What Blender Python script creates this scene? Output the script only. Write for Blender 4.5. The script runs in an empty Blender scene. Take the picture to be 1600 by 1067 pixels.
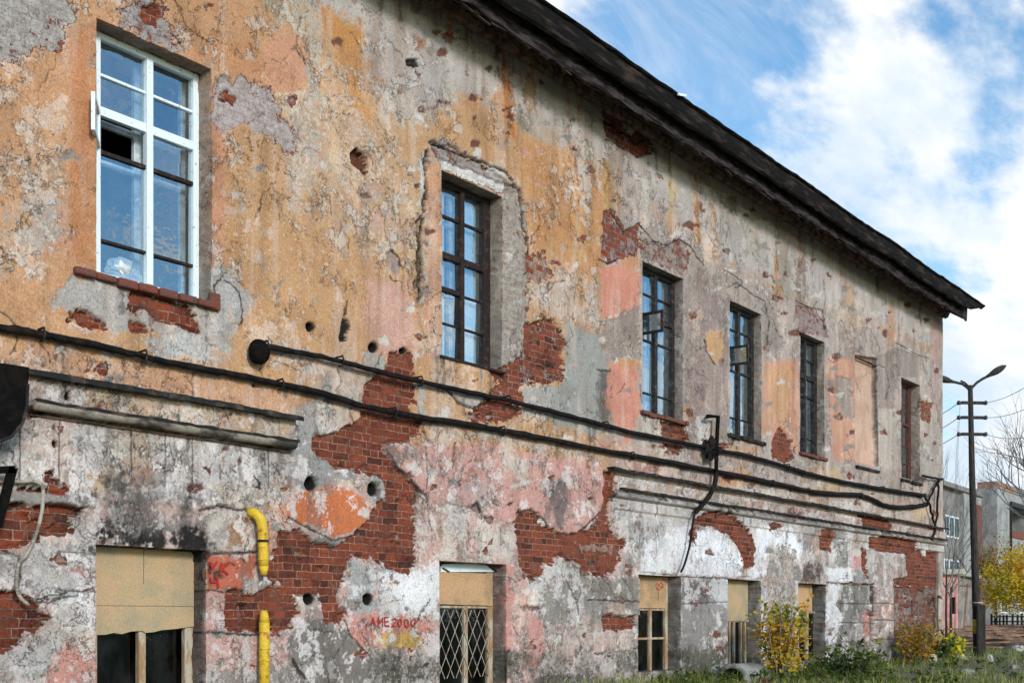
import bpy, math, random
import numpy as np
from mathutils import Vector, Matrix, noise as mnoise

random.seed(7); rng = np.random.default_rng(7)
R = math.radians
SC = bpy.context.scene
COL = SC.collection

# ------------------------------------------------------------------ camera
F = 1811.0                       # focal length in pixels of a 1600 px wide picture
XVP, HOR = 2245.0, 965.0         # vanishing point of the facade, horizon row
ALPHA = math.atan((XVP - 800.0) / F)
CA, SA = math.cos(ALPHA), math.sin(ALPHA)
DW = 12.0 * CA                   # distance camera - facade
CH = 1.0                         # camera height
cam_d = bpy.data.cameras.new('camera'); cam = bpy.data.objects.new('camera', cam_d); COL.objects.link(cam)
cam_d.sensor_width = 36; cam_d.lens = F / 1600 * 36; cam_d.shift_y = (HOR - 533.5) / 1600
cam_d.clip_start = 0.1; cam_d.clip_end = 3000
cam.location = (0, -DW, CH); cam.rotation_euler = (R(90), 0, -(R(90) - ALPHA))
SC.camera = cam

# ------------------------------------------------------------------ light and exposure
SUN_EL, SUN_AZ = 20.0, 203.0     # azimuth clockwise from +Y: the sun stands in front of the facade, to the left
SUN_STRENGTH, SUN_ANGLE = 2.1, 12.0
SKY_STRENGTH, CLOUD_STRENGTH = 0.108, 0.88
SC.view_settings.view_transform = 'Standard'; SC.view_settings.look = 'None'
SC.view_settings.gamma = 1; SC.view_settings.use_curve_mapping = False
SC.view_settings.exposure = 0.33
sl = bpy.data.lights.new('sun', 'SUN'); sl.energy = SUN_STRENGTH; sl.angle = R(SUN_ANGLE); sl.color = (1, .975, .94)
so = bpy.data.objects.new('sun', sl); COL.objects.link(so)
sd = Vector((math.sin(R(SUN_AZ)) * math.cos(R(SUN_EL)), math.cos(R(SUN_AZ)) * math.cos(R(SUN_EL)), math.sin(R(SUN_EL))))
so.rotation_euler = sd.to_track_quat('Z', 'Y').to_euler()

# ------------------------------------------------------------------ node helpers
class NT:
    def __init__(s, tree): s.t = tree
    def n(s, typ, ins=None, **props):
        nd = s.t.nodes.new('ShaderNode' + typ)
        for k, v in props.items(): setattr(nd, k, v)
        for k, v in (ins or {}).items():
            s.put(nd.inputs[k], v)
        return nd
    def put(s, sock, v):
        if isinstance(v, bpy.types.NodeSocket): s.t.links.new(v, sock)
        elif isinstance(v, (tuple, list)) and sock.type == 'RGBA' and len(v) == 3: sock.default_value = (*v, 1)
        else: sock.default_value = v
    def m(s, op, a, b=0.0, c=0.0, clamp=False):
        return s.n('Math', {0: a, 1: b, 2: c}, operation=op, use_clamp=clamp).outputs[0]
    def ss(s, x, lo, hi, a=0.0, b=1.0, kind='SMOOTHSTEP'):
        nd = s.n('MapRange', {0: x, 1: lo, 2: hi, 3: a, 4: b}, interpolation_type=kind)
        return nd.outputs[0]
    def mix(s, f, a, b, blend='MIX'):
        nd = s.t.nodes.new('ShaderNodeMix'); nd.data_type = 'RGBA'; nd.blend_type = blend; nd.clamp_factor = True
        s.put(nd.inputs[0], f); s.put(nd.inputs[6], a); s.put(nd.inputs[7], b)
        return nd.outputs[2]
    def noise(s, vec, scale, detail=4, rough=.6, col=False, dist=0.0):
        nd = s.n('TexNoise', {'Vector': vec, 'Scale': scale, 'Detail': detail, 'Roughness': rough, 'Distortion': dist})
        return nd.outputs[1 if col else 0]
    def mapv(s, vec, scale=(1, 1, 1), loc=(0, 0, 0), rot=(0, 0, 0)):
        return s.n('Mapping', {'Vector': vec, 'Scale': scale, 'Location': loc, 'Rotation': rot}).outputs[0]

def lin(c):
    out = []
    for v in c[:3]:
        v = v / 255
        out.append(v / 12.92 if v <= .04045 else ((v + .055) / 1.055) ** 2.4)
    return tuple(out)

# ------------------------------------------------------------------ sky
world = bpy.data.worlds.new('World'); SC.world = world; world.use_nodes = True
wt = world.node_tree; wt.nodes.clear(); W = NT(wt)
sky = W.n('TexSky', sky_type='NISHITA', sun_disc=False, sun_elevation=R(SUN_EL), sun_rotation=R(SUN_AZ), air_density=1.0, dust_density=.6, ozone_density=2.0)
gen = W.n('TexCoord').outputs['Generated']
sx = W.n('SeparateXYZ', {0: gen})
zz = W.m('ADD', W.m('MAXIMUM', sx.outputs[2], 0.0), 0.16)
cv = W.n('CombineXYZ', {0: W.m('DIVIDE', sx.outputs[0], zz), 1: W.m('DIVIDE', sx.outputs[1], zz), 2: 0.0}).outputs[0]
CLOUD_LOC, CLOUD_ROT = (2.35, .6, 0), -0.4
cm = W.mapv(cv, (.55, 1.1, 1), CLOUD_LOC, (0, 0, CLOUD_ROT))
c1 = W.noise(cm, 1.15, 9, .56, dist=.25)
c2 = W.noise(cm, 5.0, 6, .6)
cl = W.m('ADD', W.m('MULTIPLY', c1, .70), W.m('MULTIPLY', c2, .30))
hz = W.ss(sx.outputs[2], .02, .38, .12, 0.0)
fwd_ = W.n('VectorMath', {0: gen, 1: (CA, SA, 0)}, operation='DOT_PRODUCT').outputs['Value']
cl = W.m('ADD', cl, W.m('MULTIPLY', W.m('SUBTRACT', fwd_, .7), .085))   # the cloud bank lies beyond the building; the sky behind us is clearer
cmask = W.ss(W.m('ADD', cl, hz), .472, .560)
cir = W.ss(W.noise(W.mapv(cv, (.35, 1.5, 1), (3.1, 9.2, 0), (0, 0, .55)), 2.6, 10, .68, dist=.8), .47, .70, 0, .46)
cmask = W.m('MAXIMUM', cmask, cir)
shade = W.ss(W.noise(cm, 2.6, 7, .62), .34, .62)
ccol = W.mix(shade, (.66, .78, .90), (1, 1, 1))
skyc = W.mix(1.0, sky.outputs[0], (1.12, 1.58, 1.70), 'MULTIPLY')
bg1 = W.n('Background', {0: skyc, 1: SKY_STRENGTH}); bg2 = W.n('Background', {0: ccol, 1: CLOUD_STRENGTH})
ms = W.n('MixShader', {0: cmask, 1: bg1.outputs[0], 2: bg2.outputs[0]})
wo = W.n('OutputWorld', {0: ms.outputs[0]})

# ------------------------------------------------------------------ helpers: coordinates
def tx(x, r=0.0):
    """facade coordinate X of picture column x on the plane y = r"""
    d = DW + r
    return F * (12.0 + r / CA) / CA / (XVP - x) - d * SA / CA
def wz(x, y, r=0.0):
    return CH + (HOR - y) / (XVP - x) * (12.0 + r / CA)
def wp(x, y, r=0.0):
    return Vector((tx(x, r), r, wz(x, y, r)))
def at(px, py, Z):
    rr = (px - 800) / F
    return Vector((Z * (CA + SA * rr), -DW + Z * (SA - CA * rr), CH + (HOR - py) * Z / F))

# ------------------------------------------------------------------ helpers: objects
def tag(o, label=None, cat=None, group=None, kind=None):
    for k, v in (('label', label), ('category', cat), ('group', group), ('kind', kind)):
        if v: o[k] = v
    return o
def empty(name, loc=(0, 0, 0), rz=0.0):
    o = bpy.data.objects.new(name, None); COL.objects.link(o); o.location = loc; o.rotation_euler = (0, 0, rz); o.empty_display_size = .1
    return o
class MB:
    def __init__(s): s.v = []; s.f = []
    def add(s, vs, fs):
        b = len(s.v); s.v += [tuple(v) for v in vs]; s.f += [tuple(i + b for i in f) for f in fs]
        return s
    def box(s, x0, x1, y0, y1, z0, z1, M=None, bev=0.0):
        vs = [(x, y, z) for z in (z0, z1) for y in (y0, y1) for x in (x0, x1)]
        if M is not None: vs = [M @ Vector(v) for v in vs]
        return s.add(vs, [(0, 2, 3, 1), (4, 5, 7, 6), (0, 1, 5, 4), (2, 6, 7, 3), (0, 4, 6, 2), (1, 3, 7, 5)])
    def bar(s, a, b, w, h=None, up=(0, 0, 1)):
        a, b = Vector(a), Vector(b); d = b - a; L = d.length
        if L < 1e-6: return s
        d.normalize(); u = Vector(up)
        if abs(d.dot(u)) > .98: u = Vector((1, 0, 0))
        sd_ = d.cross(u).normalized(); u = sd_.cross(d)
        h = h or w
        M = Matrix((sd_, d, u)).transposed().to_4x4(); M.translation = a
        return s.box(-w / 2, w / 2, 0, L, -h / 2, h / 2, M)
    def tube(s, pts, rad, n=8, cap=True):
        pts = [Vector(p) for p in pts]
        if not hasattr(rad, '__len__'): rad = [rad] * len(pts)
        rings = []; prev = None; vs = []
        for i, p in enumerate(pts):
            t = (pts[min(i + 1, len(pts) - 1)] - pts[max(i - 1, 0)])
            t = t.normalized() if t.length > 1e-9 else Vector((0, 0, 1))
            if prev is None:
                a = Vector((0, 0, 1)) if abs(t.z) < .9 else Vector((1, 0, 0))
                u = t.cross(a).normalized()
            else:
                u = (prev - t * prev.dot(t))
                u = u.normalized() if u.length > 1e-6 else t.orthogonal().normalized()
            prev = u; w = t.cross(u)
            for k in range(n):
                an = 2 * math.pi * k / n
                vs.append(p + (u * math.cos(an) + w * math.sin(an)) * rad[i])
        fs = []
        for i in range(len(pts) - 1):
            for k in range(n):
                k2 = (k + 1) % n
                fs.append((i * n + k, i * n + k2, (i + 1) * n + k2, (i + 1) * n + k))
        if cap:
            fs.append(tuple(range(n))[::-1]); fs.append(tuple((len(pts) - 1) * n + k for k in range(n)))
        return s.add(vs, fs)
    def prism(s, poly, y0, y1):
        """outline in (x, z), extruded in y"""
        n = len(poly); vs = [(x, y0, z) for x, z in poly] + [(x, y1, z) for x, z in poly]
        fs = [tuple(range(n)), tuple(range(2 * n - 1, n - 1, -1))] + [(k, k + n, (k + 1) % n + n, (k + 1) % n) for k in range(n)]
        return s.add(vs, fs)
    def build(s, name, mat, parent=None, smooth=False, bevel=0.0, world=True):
        me = bpy.data.meshes.new(name); me.from_pydata(s.v, [], s.f); me.update()
        if mat: me.materials.append(mat)
        if smooth: me.polygons.foreach_set('use_smooth', [True] * len(me.polygons))
        o = bpy.data.objects.new(name, me); COL.objects.link(o)
        if parent:
            o.parent = parent
            if parent.parent is None and world: o.matrix_parent_inverse = parent.matrix_basis.inverted()
        if bevel:
            bm_ = o.modifiers.new('bevel', 'BEVEL'); bm_.width = bevel; bm_.segments = 2; bm_.limit_method = 'ANGLE'
        return o
def lump(mb, c, r, seed, amp=.3, seg=10, squash=(1, 1, 1), flat=None):
    c = Vector(c); vs = []; fs = []; nr = max(5, seg // 2 + 1)
    for i in range(nr + 1):
        th = math.pi * i / nr
        for k in range(seg):
            ph = 2 * math.pi * k / seg
            d = Vector((math.sin(th) * math.cos(ph), math.sin(th) * math.sin(ph), math.cos(th)))
            q = 1 + amp * (mnoise.noise(d * 1.6 + Vector((seed * 3.1, seed, 0))) + .5 * mnoise.noise(d * 4 + Vector((seed, 0, 7))))
            vs.append(c + Vector((d.x * squash[0], d.y * squash[1], d.z * squash[2])) * r * q)
    for i in range(nr):
        for k in range(seg):
            k2 = (k + 1) % seg
            fs.append((i * seg + k, (i + 1) * seg + k, (i + 1) * seg + k2, i * seg + k2))
    mb.add(vs, fs)

# ------------------------------------------------------------------ materials
MATS = {}
def material(name, col, rough=.8, var=.25, scale=8.0, col2=None, grain=.2, metal=0.0, bump=.0, thr=(.42, .6), stretch=(1, 1, 1), spec=.3, gscale=60.0):
    m = bpy.data.materials.new(name); m.use_nodes = True; t = m.node_tree; t.nodes.clear(); N = NT(t)
    pos = N.n('TexCoord').outputs['Object']
    pv = N.mapv(pos, stretch)
    a = N.noise(pv, scale, 5, .65); b = N.noise(pv, gscale, 3, .7)
    c1_ = lin(col); c2_ = lin(col2) if col2 else tuple(v * (1 - var) for v in c1_)
    c = N.mix(N.ss(a, *thr), c1_, c2_)
    g = N.ss(b, .3, .7, 1 - grain, 1 + grain, 'LINEAR')
    gc = N.n('CombineColor', {0: g, 1: g, 2: g}).outputs[0]
    c = N.mix(1.0, c, gc, 'MULTIPLY')
    bs = N.n('BsdfPrincipled', {'Base Color': c, 'Roughness': rough, 'Metallic': metal})
    bs.inputs['Specular IOR Level'].default_value = spec
    if bump:
        bp = N.n('Bump', {'Height': N.m('ADD', N.m('MULTIPLY', a, .6), N.m('MULTIPLY', b, .4)), 'Strength': 1.0, 'Distance': bump})
        t.links.new(bp.outputs[0], bs.inputs['Normal'])
    N.n('OutputMaterial', {0: bs.outputs[0]})
    MATS[name] = m
    return m
M_black = material('black_metal', (10, 9, 9), .8, .5, 12, (24, 19, 16), .3, bump=.003, spec=.08)
M_cable = material('cable_rubber', (17, 15, 15), .7, .4, 9, (36, 29, 25), .3, bump=.003, spec=.12)
M_flash = material('rusted_flashing', (24, 22, 21), .75, .5, 6, (74, 60, 50), .35, bump=.006, thr=(.5, .68))
M_roof = material('weathered_roof_sheet', (22, 19, 18), .9, .5, 5, (66, 54, 47), .4, bump=.015, spec=.1, thr=(.48, .70), stretch=(.35, 1, 2.4))
M_fascia = material('fascia_boards', (66, 57, 58), .9, .4, 6, (24, 20, 20), .4, bump=.012, stretch=(.5, 1, 3), thr=(.40, .60), spec=.1)
M_soffit = material('rotten_boards', (64, 50, 43), .9, .5, 5, (22, 18, 17), .45, bump=.02, stretch=(1.5, 1, 1))
M_cornice = material('cornice_stucco', (118, 94, 84), .9, .3, 6, (70, 54, 48), .25, bump=.008)
M_white = material('white_paint', (220, 226, 230), .55, .15, 16, (158, 152, 144), .08, bump=.002, thr=(.60, .70))
M_inner = material('inner_frame_paint', (200, 208, 212), .5, .15, 10, (165, 172, 178), .08)
M_brown = material('brown_paint', (34, 22, 19), .7, .4, 14, (78, 54, 46), .25, bump=.003, thr=(.5, .7))
M_dark = material('dark_frame_paint', (32, 25, 24), .6, .4, 14, (88, 76, 70), .25, bump=.003, thr=(.5, .7))
M_redbrown = material('red_brown_paint', (96, 52, 42), .6, .4, 14, (60, 36, 32), .25, bump=.003)
M_post = material('bare_wood', (150, 116, 84), .8, .3, 6, (178, 164, 146), .12, bump=.001, stretch=(2, 2, .6))
M_ply = material('plywood', (182, 150, 114), .85, .2, 2.0, (152, 140, 114), .24, bump=.002, stretch=(1, 1, 1.0), gscale=70, thr=(.40, .66))
M_plyo = material('orange_plywood', (186, 146, 108), .85, .2, 2.4, (158, 128, 98), .25, bump=.002, gscale=40)
M_room = material('room_plaster', (96, 100, 100), .9, .2, 2)
M_yellow = material('yellow_gas_paint', (212, 172, 48), .6, .2, 11, (168, 104, 40), .28, bump=.004, thr=(.52, .66), spec=.3)
M_brickloose = material('loose_brick', (120, 62, 50), .95, .4, 16, (92, 70, 62), .35, bump=.012)
M_conc = material('rough_concrete', (146, 142, 134), .95, .35, 5, (106, 104, 96), .3, bump=.015)
M_zinc = material('grey_conduit', (168, 156, 142), .6, .3, 12, (118, 104, 92), .15)
M_bag = material('plastic_film', (214, 212, 212), .4, .15, 8)
M_redpaint = material('red_spray_paint', (168, 42, 36), .7, .2, 30)
M_greyink = material('faded_ink', (142, 126, 122), .8, .2, 30)
M_pole = material('tarred_pole', (40, 36, 34), .85, .4, 6, (66, 58, 54), .3, bump=.006, stretch=(6, 6, .6))
M_band = material('yellow_band_paint', (206, 172, 62), .6, .3, 9)
M_lampg = material('lamp_housing', (120, 124, 124), .5, .2, 8)
M_lens = material('lamp_lens', (206, 212, 208), .25, .1, 8)
M_ceram = material('insulator_ceramic', (70, 70, 72), .3, .2, 8)
M_twig = material('twig_bark', (130, 122, 117), .9, .3, 9)
M_bark = material('tree_bark', (70, 58, 50), .95, .4, 7, bump=.02, stretch=(3, 3, .7))
M_panel = material('grey_panel_wall', (158, 156, 153), .9, .15, 1.2, (134, 130, 127), .12, gscale=9)
M_panel2 = material('beige_panel_wall', (134, 129, 124), .9, .2, 1.2, (116, 109, 105), .15, gscale=9)
M_brickfar = material('distant_brick', (132, 74, 60), .9, .2, 2)
M_rustroof = material('rust_parapet', (146, 98, 70), .8, .3, 2, (170, 140, 120))
M_pinkw = material('pink_stucco', (206, 150, 142), .9, .15, 2.0, (188, 130, 122), .15, gscale=10)
M_greyw = material('grey_stucco', (150, 140, 134), .9, .3, 1.8, (116, 108, 102), .25, gscale=9)
M_redroof = material('red_roof', (178, 66, 64), .7, .2, 3)
M_slab = material('pale_slab', (180, 172, 160), .9, .2, 3)
M_plank = material('old_planks', (148, 112, 90), .9, .3, 3, (108, 84, 70), .25, stretch=(1, 1, 1))
M_road = material('asphalt', (136, 140, 146), .9, .15, 1.0, gscale=20)
M_fence = material('fence_boards', (58, 56, 54), .9, .3, 3)
M_mould = material('stained_moulding', (142, 130, 116), .85, .5, 4, (60, 53, 46), .3, bump=.003, thr=(.42, .62), stretch=(.6, 1, 1))
M_added_sheet = material('added_pale_sheet', (206, 222, 234), .9, .15, 3)  # for the pale sheets added behind panes to lighten them
M_drip = material('old_zinc_drip', (30, 28, 27), .9, .4, 6, (14, 13, 13), .3, spec=.05)
M_sidewall = material('side_plaster', (170, 160, 150), .9, .3, 2, (140, 120, 108), .2, bump=.01)

def glass_mat(name, tint, gl, back=(.72, .80, .84), dirt_=.14):
    m = bpy.data.materials.new(name); m.use_nodes = True; t = m.node_tree; t.nodes.clear(); N = NT(t)
    pos = N.n('TexCoord').outputs['Object']
    lw = N.n('LayerWeight', {0: .5}).outputs['Facing']; gl = N.ss(lw, .1, .75, gl, min(1, gl * 2.0))
    bp = N.n('Bump', {'Height': N.noise(pos, 4.0, 3, .55), 'Strength': .3, 'Distance': .010})
    g = N.n('BsdfGlossy', {'Color': (*tint, 1), 'Roughness': .03, 'Normal': bp.outputs[0]})
    tr = N.n('BsdfTransparent', {'Color': (*back, 1)})
    d = N.n('BsdfDiffuse', {'Color': (.42, .43, .42, 1)})
    dirt = N.m('MULTIPLY', N.ss(N.noise(N.mapv(pos, (1, 1, .5)), 5, 5, .65), .4, .75), dirt_)
    mx = N.n('MixShader', {0: gl, 1: tr.outputs[0], 2: g.outputs[0]})
    mx2 = N.n('MixShader', {0: dirt, 1: mx.outputs[0], 2: d.outputs[0]})
    N.n('OutputMaterial', {0: mx2.outputs[0]})
    return m
M_glass = glass_mat('old_window_glass', (.70, .86, .97), .34, (.80, .88, .92), .06)
M_darkglass = glass_mat('dusty_dark_glass', (.8, .9, .9), .05, (.35, .40, .38), .03)

def leaf_mat(name, cols, scale=3.0, trans=.35):
    m = bpy.data.materials.new(name); m.use_nodes = True; t = m.node_tree; t.nodes.clear(); N = NT(t)
    pos = N.n('TexCoord').outputs['Object']
    a = N.noise(pos, scale, 3, .6); b = N.noise(pos, scale * 9, 2, .6)
    v = N.m('ADD', N.m('MULTIPLY', a, .7), N.m('MULTIPLY', b, .3))
    rp = N.n('ValToRGB', {0: v}); cr = rp.color_ramp
    n = len(cols)
    while len(cr.elements) < n: cr.elements.new(.5)
    for i, c in enumerate(cols):
        cr.elements[i].position = .34 + .32 * i / (n - 1); cr.elements[i].color = (*lin(c), 1)
    d = N.n('BsdfDiffuse', {'Color': rp.outputs[0]}); tl = N.n('BsdfTranslucent', {'Color': rp.outputs[0]})
    mx = N.n('MixShader', {0: trans, 1: d.outputs[0], 2: tl.outputs[0]})
    N.n('OutputMaterial', {0: mx.outputs[0]})
    return m
M_leafY = leaf_mat('yellow_leaves', [(150, 158, 50), (196, 172, 50), (222, 182, 62), (206, 138, 56)], .5)
M_leafM = leaf_mat('green_yellow_leaves', [(54, 74, 34), (104, 122, 44), (190, 168, 60), (212, 150, 48), (84, 100, 40)], 1.6)
M_leafO = leaf_mat('orange_green_leaves', [(54, 68, 34), (120, 112, 44), (196, 140, 50), (96, 104, 44), (60, 76, 36)], 2.0)
M_leafG = leaf_mat('weed_leaves', [(40, 54, 30), (62, 78, 38), (92, 104, 48), (150, 140, 70)], 1.2)
M_leafL = leaf_mat('lime_leaves', [(170, 170, 40), (206, 196, 40), (226, 206, 60)], 2.0)
M_grass = leaf_mat('grass_blades', [(56, 72, 34), (96, 108, 52), (150, 150, 84), (176, 168, 110)], .8, .25)

# ------------------------------------------------------------------ the facade: one fine relief sheet of peeling plaster over brick
XR, ZT = 28.53, 8.45
EY = [('W', 5.79, 7.04, 3.10, 5.37), ('W', 10.40, 11.56, 3.16, 5.40), ('W', 14.92, 16.12, 3.13, 5.386),
      ('W', 17.70, 18.87, 3.13, 5.386), ('W', 20.46, 21.57, 3.13, 5.39), ('W', 25.74, 26.93, 3.15, 5.39),
      ('B', 5.79, 6.975, -1.0, .66), ('B', 10.36, 11.64, -1.0, .69), ('B', 14.80, 16.02, -.82, .655),
      ('B', 17.57, 18.82, -.82, .665), ('B', 20.38, 21.63, -.82, .66)]
OPEN = [(k, a, b, c + CH, d + CH) for k, a, b, c, d in EY]
cols = np.concatenate([np.arange(-3.0, tx(-60), .035), tx(np.arange(-60, 1472.6, 1.2))]); cols = np.append(cols, XR)
rows = np.append(np.arange(-.30, ZT - .004, .0125), ZT)
def snap(arr, v):
    i = int(np.argmin(abs(arr - v))); arr[i] = v; return i
for k, a, b, c, d in OPEN:
    for v in (a, b): snap(cols, v)
    for v in (c, d): snap(rows, v)
cols.sort(); rows.sort()
NX, NZ = len(cols), len(rows)
PX = XVP - F * 12.0 / (cols * CA + DW * SA)
KK = (XVP - PX) / 1600.0
PY = HOR - (rows[None, :] - CH) / 12.0 * (XVP - PX)[:, None]

def fnoise(sx_, sz_, octs, seed, gain=.55):
    g = np.random.default_rng(seed); out = np.zeros((NX, NZ), np.float32); amp = 1.0; tot = 0.0
    for o in range(octs):
        T = g.standard_normal((256, 256)).astype(np.float32)
        u = cols * (2 ** o) / sx_ + 37.3 * o; w = rows * (2 ** o) / sz_ + 11.7 * o
        iu = np.floor(u).astype(int); fu = (u - iu).astype(np.float32); fu = fu * fu * (3 - 2 * fu)
        iw = np.floor(w).astype(int); fw = (w - iw).astype(np.float32); fw = fw * fw * (3 - 2 * fw)
        a = T[iu % 256][:, iw % 256]; b = T[(iu + 1) % 256][:, iw % 256]; c = T[iu % 256][:, (iw + 1) % 256]; d = T[(iu + 1) % 256][:, (iw + 1) % 256]
        fu2 = fu[:, None]; fw2 = fw[None, :]
        out += amp * ((a * (1 - fu2) + b * fu2) * (1 - fw2) + (c * (1 - fu2) + d * fu2) * fw2)
        tot += amp * amp; amp *= gain
    return out / math.sqrt(tot) * .9
N1 = fnoise(.55, .55, 4, 1); N2 = fnoise(.14, .14, 4, 2, .7); N3 = fnoise(.9, .9, 3, 3); N4 = fnoise(.06, .06, 3, 4, .7); NS = fnoise(.16, 1.8, 4, 5); N5 = fnoise(.03, .03, 2, 6, .8); N6 = fnoise(.25, .25, 5, 8, .75); N7 = fnoise(.4, .3, 5, 9, .75)
def sstep(x, lo, hi):
    t = np.clip((x - lo) / (hi - lo), 0, 1); return t * t * (3 - 2 * t)

ALB = .84
def C3(c): return np.array(lin(c), np.float32) * ALB
C = np.zeros((NX, NZ, 3), np.float32); C[:] = C3((197, 152, 107))
BR = np.zeros((NX, NZ), np.float32); FL = BR + .45; ST = BR + 0.0; WA = BR + 0.0; H = BR + 0.0

def parse(p): return np.array([[float(v) for v in q.split(',')] for q in p.split()], np.float32)
def region(P, mrg):
    i0, i1 = np.searchsorted(PX, [P[:, 0].min() - mrg, P[:, 0].max() + mrg])
    if i1 - i0 < 1: return None
    sub = PY[i0:i1]; ok = ((sub > P[:, 1].min() - mrg) & (sub < P[:, 1].max() + mrg)).any(0); j = np.nonzero(ok)[0]
    if len(j) == 0: return None
    return slice(i0, i1), slice(j[0], j[-1] + 1)
def segdist(X, Y, P, closed):
    D = np.full(X.shape, 1e9, np.float32); inside = np.zeros(X.shape, bool); n = len(P)
    for k in range(n if closed else n - 1):
        x0, y0 = P[k]; x1, y1 = P[(k + 1) % n]; dx, dy = x1 - x0, y1 - y0; L = dx * dx + dy * dy + 1e-9
        t = np.clip(((X - x0) * dx + (Y - y0) * dy) / L, 0, 1)
        D = np.minimum(D, (X - x0 - t * dx) ** 2 + (Y - y0 - t * dy) ** 2)
        if closed:
            c = ((y0 > Y) != (y1 > Y)) & (X < dx * (Y - y0) / (dy + (1e-9 if dy == 0 else 0)) + x0); inside ^= c
    D = np.sqrt(D)
    return np.where(inside, D, -D) if closed else D
def patch(p, c=None, a=1.0, br=None, wa=None, fl=None, st=None, h=None, s=2.5, rg=5.0, cl=None):
    P = parse(p) if isinstance(p, str) else np.asarray(p, np.float32); r = region(P, s + rg * 2.2 + 4)
    if r is None: return
    k = KK[r[0]][:, None]; X = np.broadcast_to(PX[r[0]][:, None], PY[r].shape); Y = PY[r]
    q = segdist(X, Y, P, True) / k + rg * (.8 * N2[r] + .6 * N4[r] + .35 * N5[r] + (.5 * N1[r] if rg > 9 else 0))
    f = sstep(q, -s, s); fb = sstep(q, -5, 5); fh = sstep(q - rg * (.35 * N5[r] + .3 * N4[r]), -1.0, 1.0)
    if c is not None: C[r] += (C3(c) - C[r]) * (f * a)[..., None]
    if br is not None: BR[r] += (br - BR[r]) * (fb if s < 8 else f)
    if wa is not None: WA[r] += (wa - WA[r]) * f
    if fl is not None: FL[r] += (fl - FL[r]) * f
    if st is not None: ST[r] += (st - ST[r]) * f
    if h is not None: H[r] += (h - H[r]) * fh
def brickp(p, wa=.12, h=-.04, c=(158, 128, 114), **k): patch(p, c=c, br=1, wa=wa, h=h, fl=.2, st=k.pop('st', .06), rg=k.pop('rg', 5), **k)
def skim(p, c=(170, 158, 156), wa=.72, h=-.022, br_=1, **k): patch(p, c=c, br=br_, wa=wa, h=h, fl=.3, st=k.pop('st', .08), **k)
def line(p, w=1.3, st=.9, h=None, wob=2.5, c=None, s=None):
    P = parse(p); r = region(P, w + wob * 3 + 4)
    if r is None: return
    k = KK[r[0]][:, None]; X = np.broadcast_to(PX[r[0]][:, None], PY[r].shape); Y = PY[r]
    q = segdist(X + wob * k * (N2[r] * .6 + N4[r] * .4), Y + wob * k * (N1[r] * .4 + N4[r] * .5), P, False) / k
    f = 1 - sstep(q, w * (.3 if s is None else 0), w * 1.6 if s is None else s)
    if st: ST[r] = np.maximum(ST[r], f * st)
    if c is not None: C[r] += (C3(c) - C[r]) * f[..., None]
    if h is not None: H[r] = np.where(f > .5, H[r] + h, H[r])
def circle(x, y, rx, ry=None, n=14): 
    ry = ry or rx; return [[x + rx * math.cos(2 * math.pi * i / n), y + ry * math.sin(2 * math.pi * i / n)] for i in range(n)]
def hole(x, y, r_, ry=None):
    patch(circle(x, y, r_ + 2.5, (ry or r_) + 2.5), st=.5, h=-.03, rg=1.2, s=1.5)
    patch(circle(x, y, r_ + 1.2, (ry or r_) + 1.2), c=(14, 13, 12), st=1.0, rg=.5, s=.5, br=0, fl=0); patch(circle(x, y, r_ - 1.2, (ry or r_) - 1.2), h=-.22, rg=.4, s=.5)  # soot plus the shade inside the hole, painted black past the rim

OCH = (197, 152, 107); ORG = (200, 146, 106); LOC = (212, 172, 132); PNK = (208, 148, 128); LIL = (200, 164, 152); GRY = (164, 160, 154)
LGR = (182, 176, 172); WHT = (210, 209, 207); CEM = (140, 134, 128); DCM = (108, 102, 97); MAU = (160, 138, 134); RST = (160, 108, 66)

# --- broad zones
patch('-2000,-400 420,-400 430,120 330,240 100,560 -2000,300', ORG, .5, s=60, rg=20)
patch('410,-60 640,-60 870,80 960,165 1060,230 1240,330 1480,470 1480,560 1400,520 1240,470 1130,410 1060,360 960,280 900,250 838,205 800,190 770,150 720,150 690,175 650,185 600,150 575,100 540,30 470,20', LGR, .95, fl=.35, s=14, rg=14)
patch('960,250 1060,340 1130,400 1240,460 1400,520 1480,560 1480,830 940,760 940,480', (174, 163, 156), .95, fl=.55, s=16, rg=14)
patch('0,530 200,560 460,610 620,660 960,720 960,780 600,700 455,660 0,575', (204, 156, 122), .8, fl=.45, s=8, rg=8)
patch('-1500,200 -300,420 0,580 455,655 620,700 960,760 1480,826 1480,1120 -2500,1120', (194, 168, 158), 1, fl=.55, s=4, rg=5)
patch('-60,640 455,695 455,800 330,790 150,780 -60,770', (190, 187, 184), .9, fl=.35, s=6, rg=6)
patch('955,765 1478,845 1478,900 1200,880 990,880', (196, 192, 188), .9, fl=.4, s=8, rg=8)
# --- mottling of the ochre paint
patch('400,150 480,120 640,190 660,330 640,420 520,380 430,300', LOC, .55, fl=.75, s=25, rg=22)
patch('0,250 110,150 120,330 60,420 0,400', (206, 162, 116), .6, fl=.8, s=20, rg=18)
patch('330,200 420,240 560,430 560,540 430,540 350,420', (200, 150, 98), .7, fl=.62, s=22, rg=16)
patch('810,210 938,262 946,470 900,500 852,470 832,400', (198, 142, 88), .9, fl=.55, s=7, rg=7)
patch('820,400 940,440 945,520 880,505 830,470', (204, 160, 124), .7, fl=.9, s=14, rg=10)
patch('100,60 148,40 148,420 110,400 105,200', (190, 122, 76), .7, fl=.15, s=10, rg=6)
patch('325,100 352,200 350,400 328,420', (196, 134, 104), .75, fl=.25, s=9, rg=6)
patch('240,70 400,60 420,140 335,118 280,90', (194, 136, 92), .7, fl=.2, s=10, rg=8)
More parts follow.
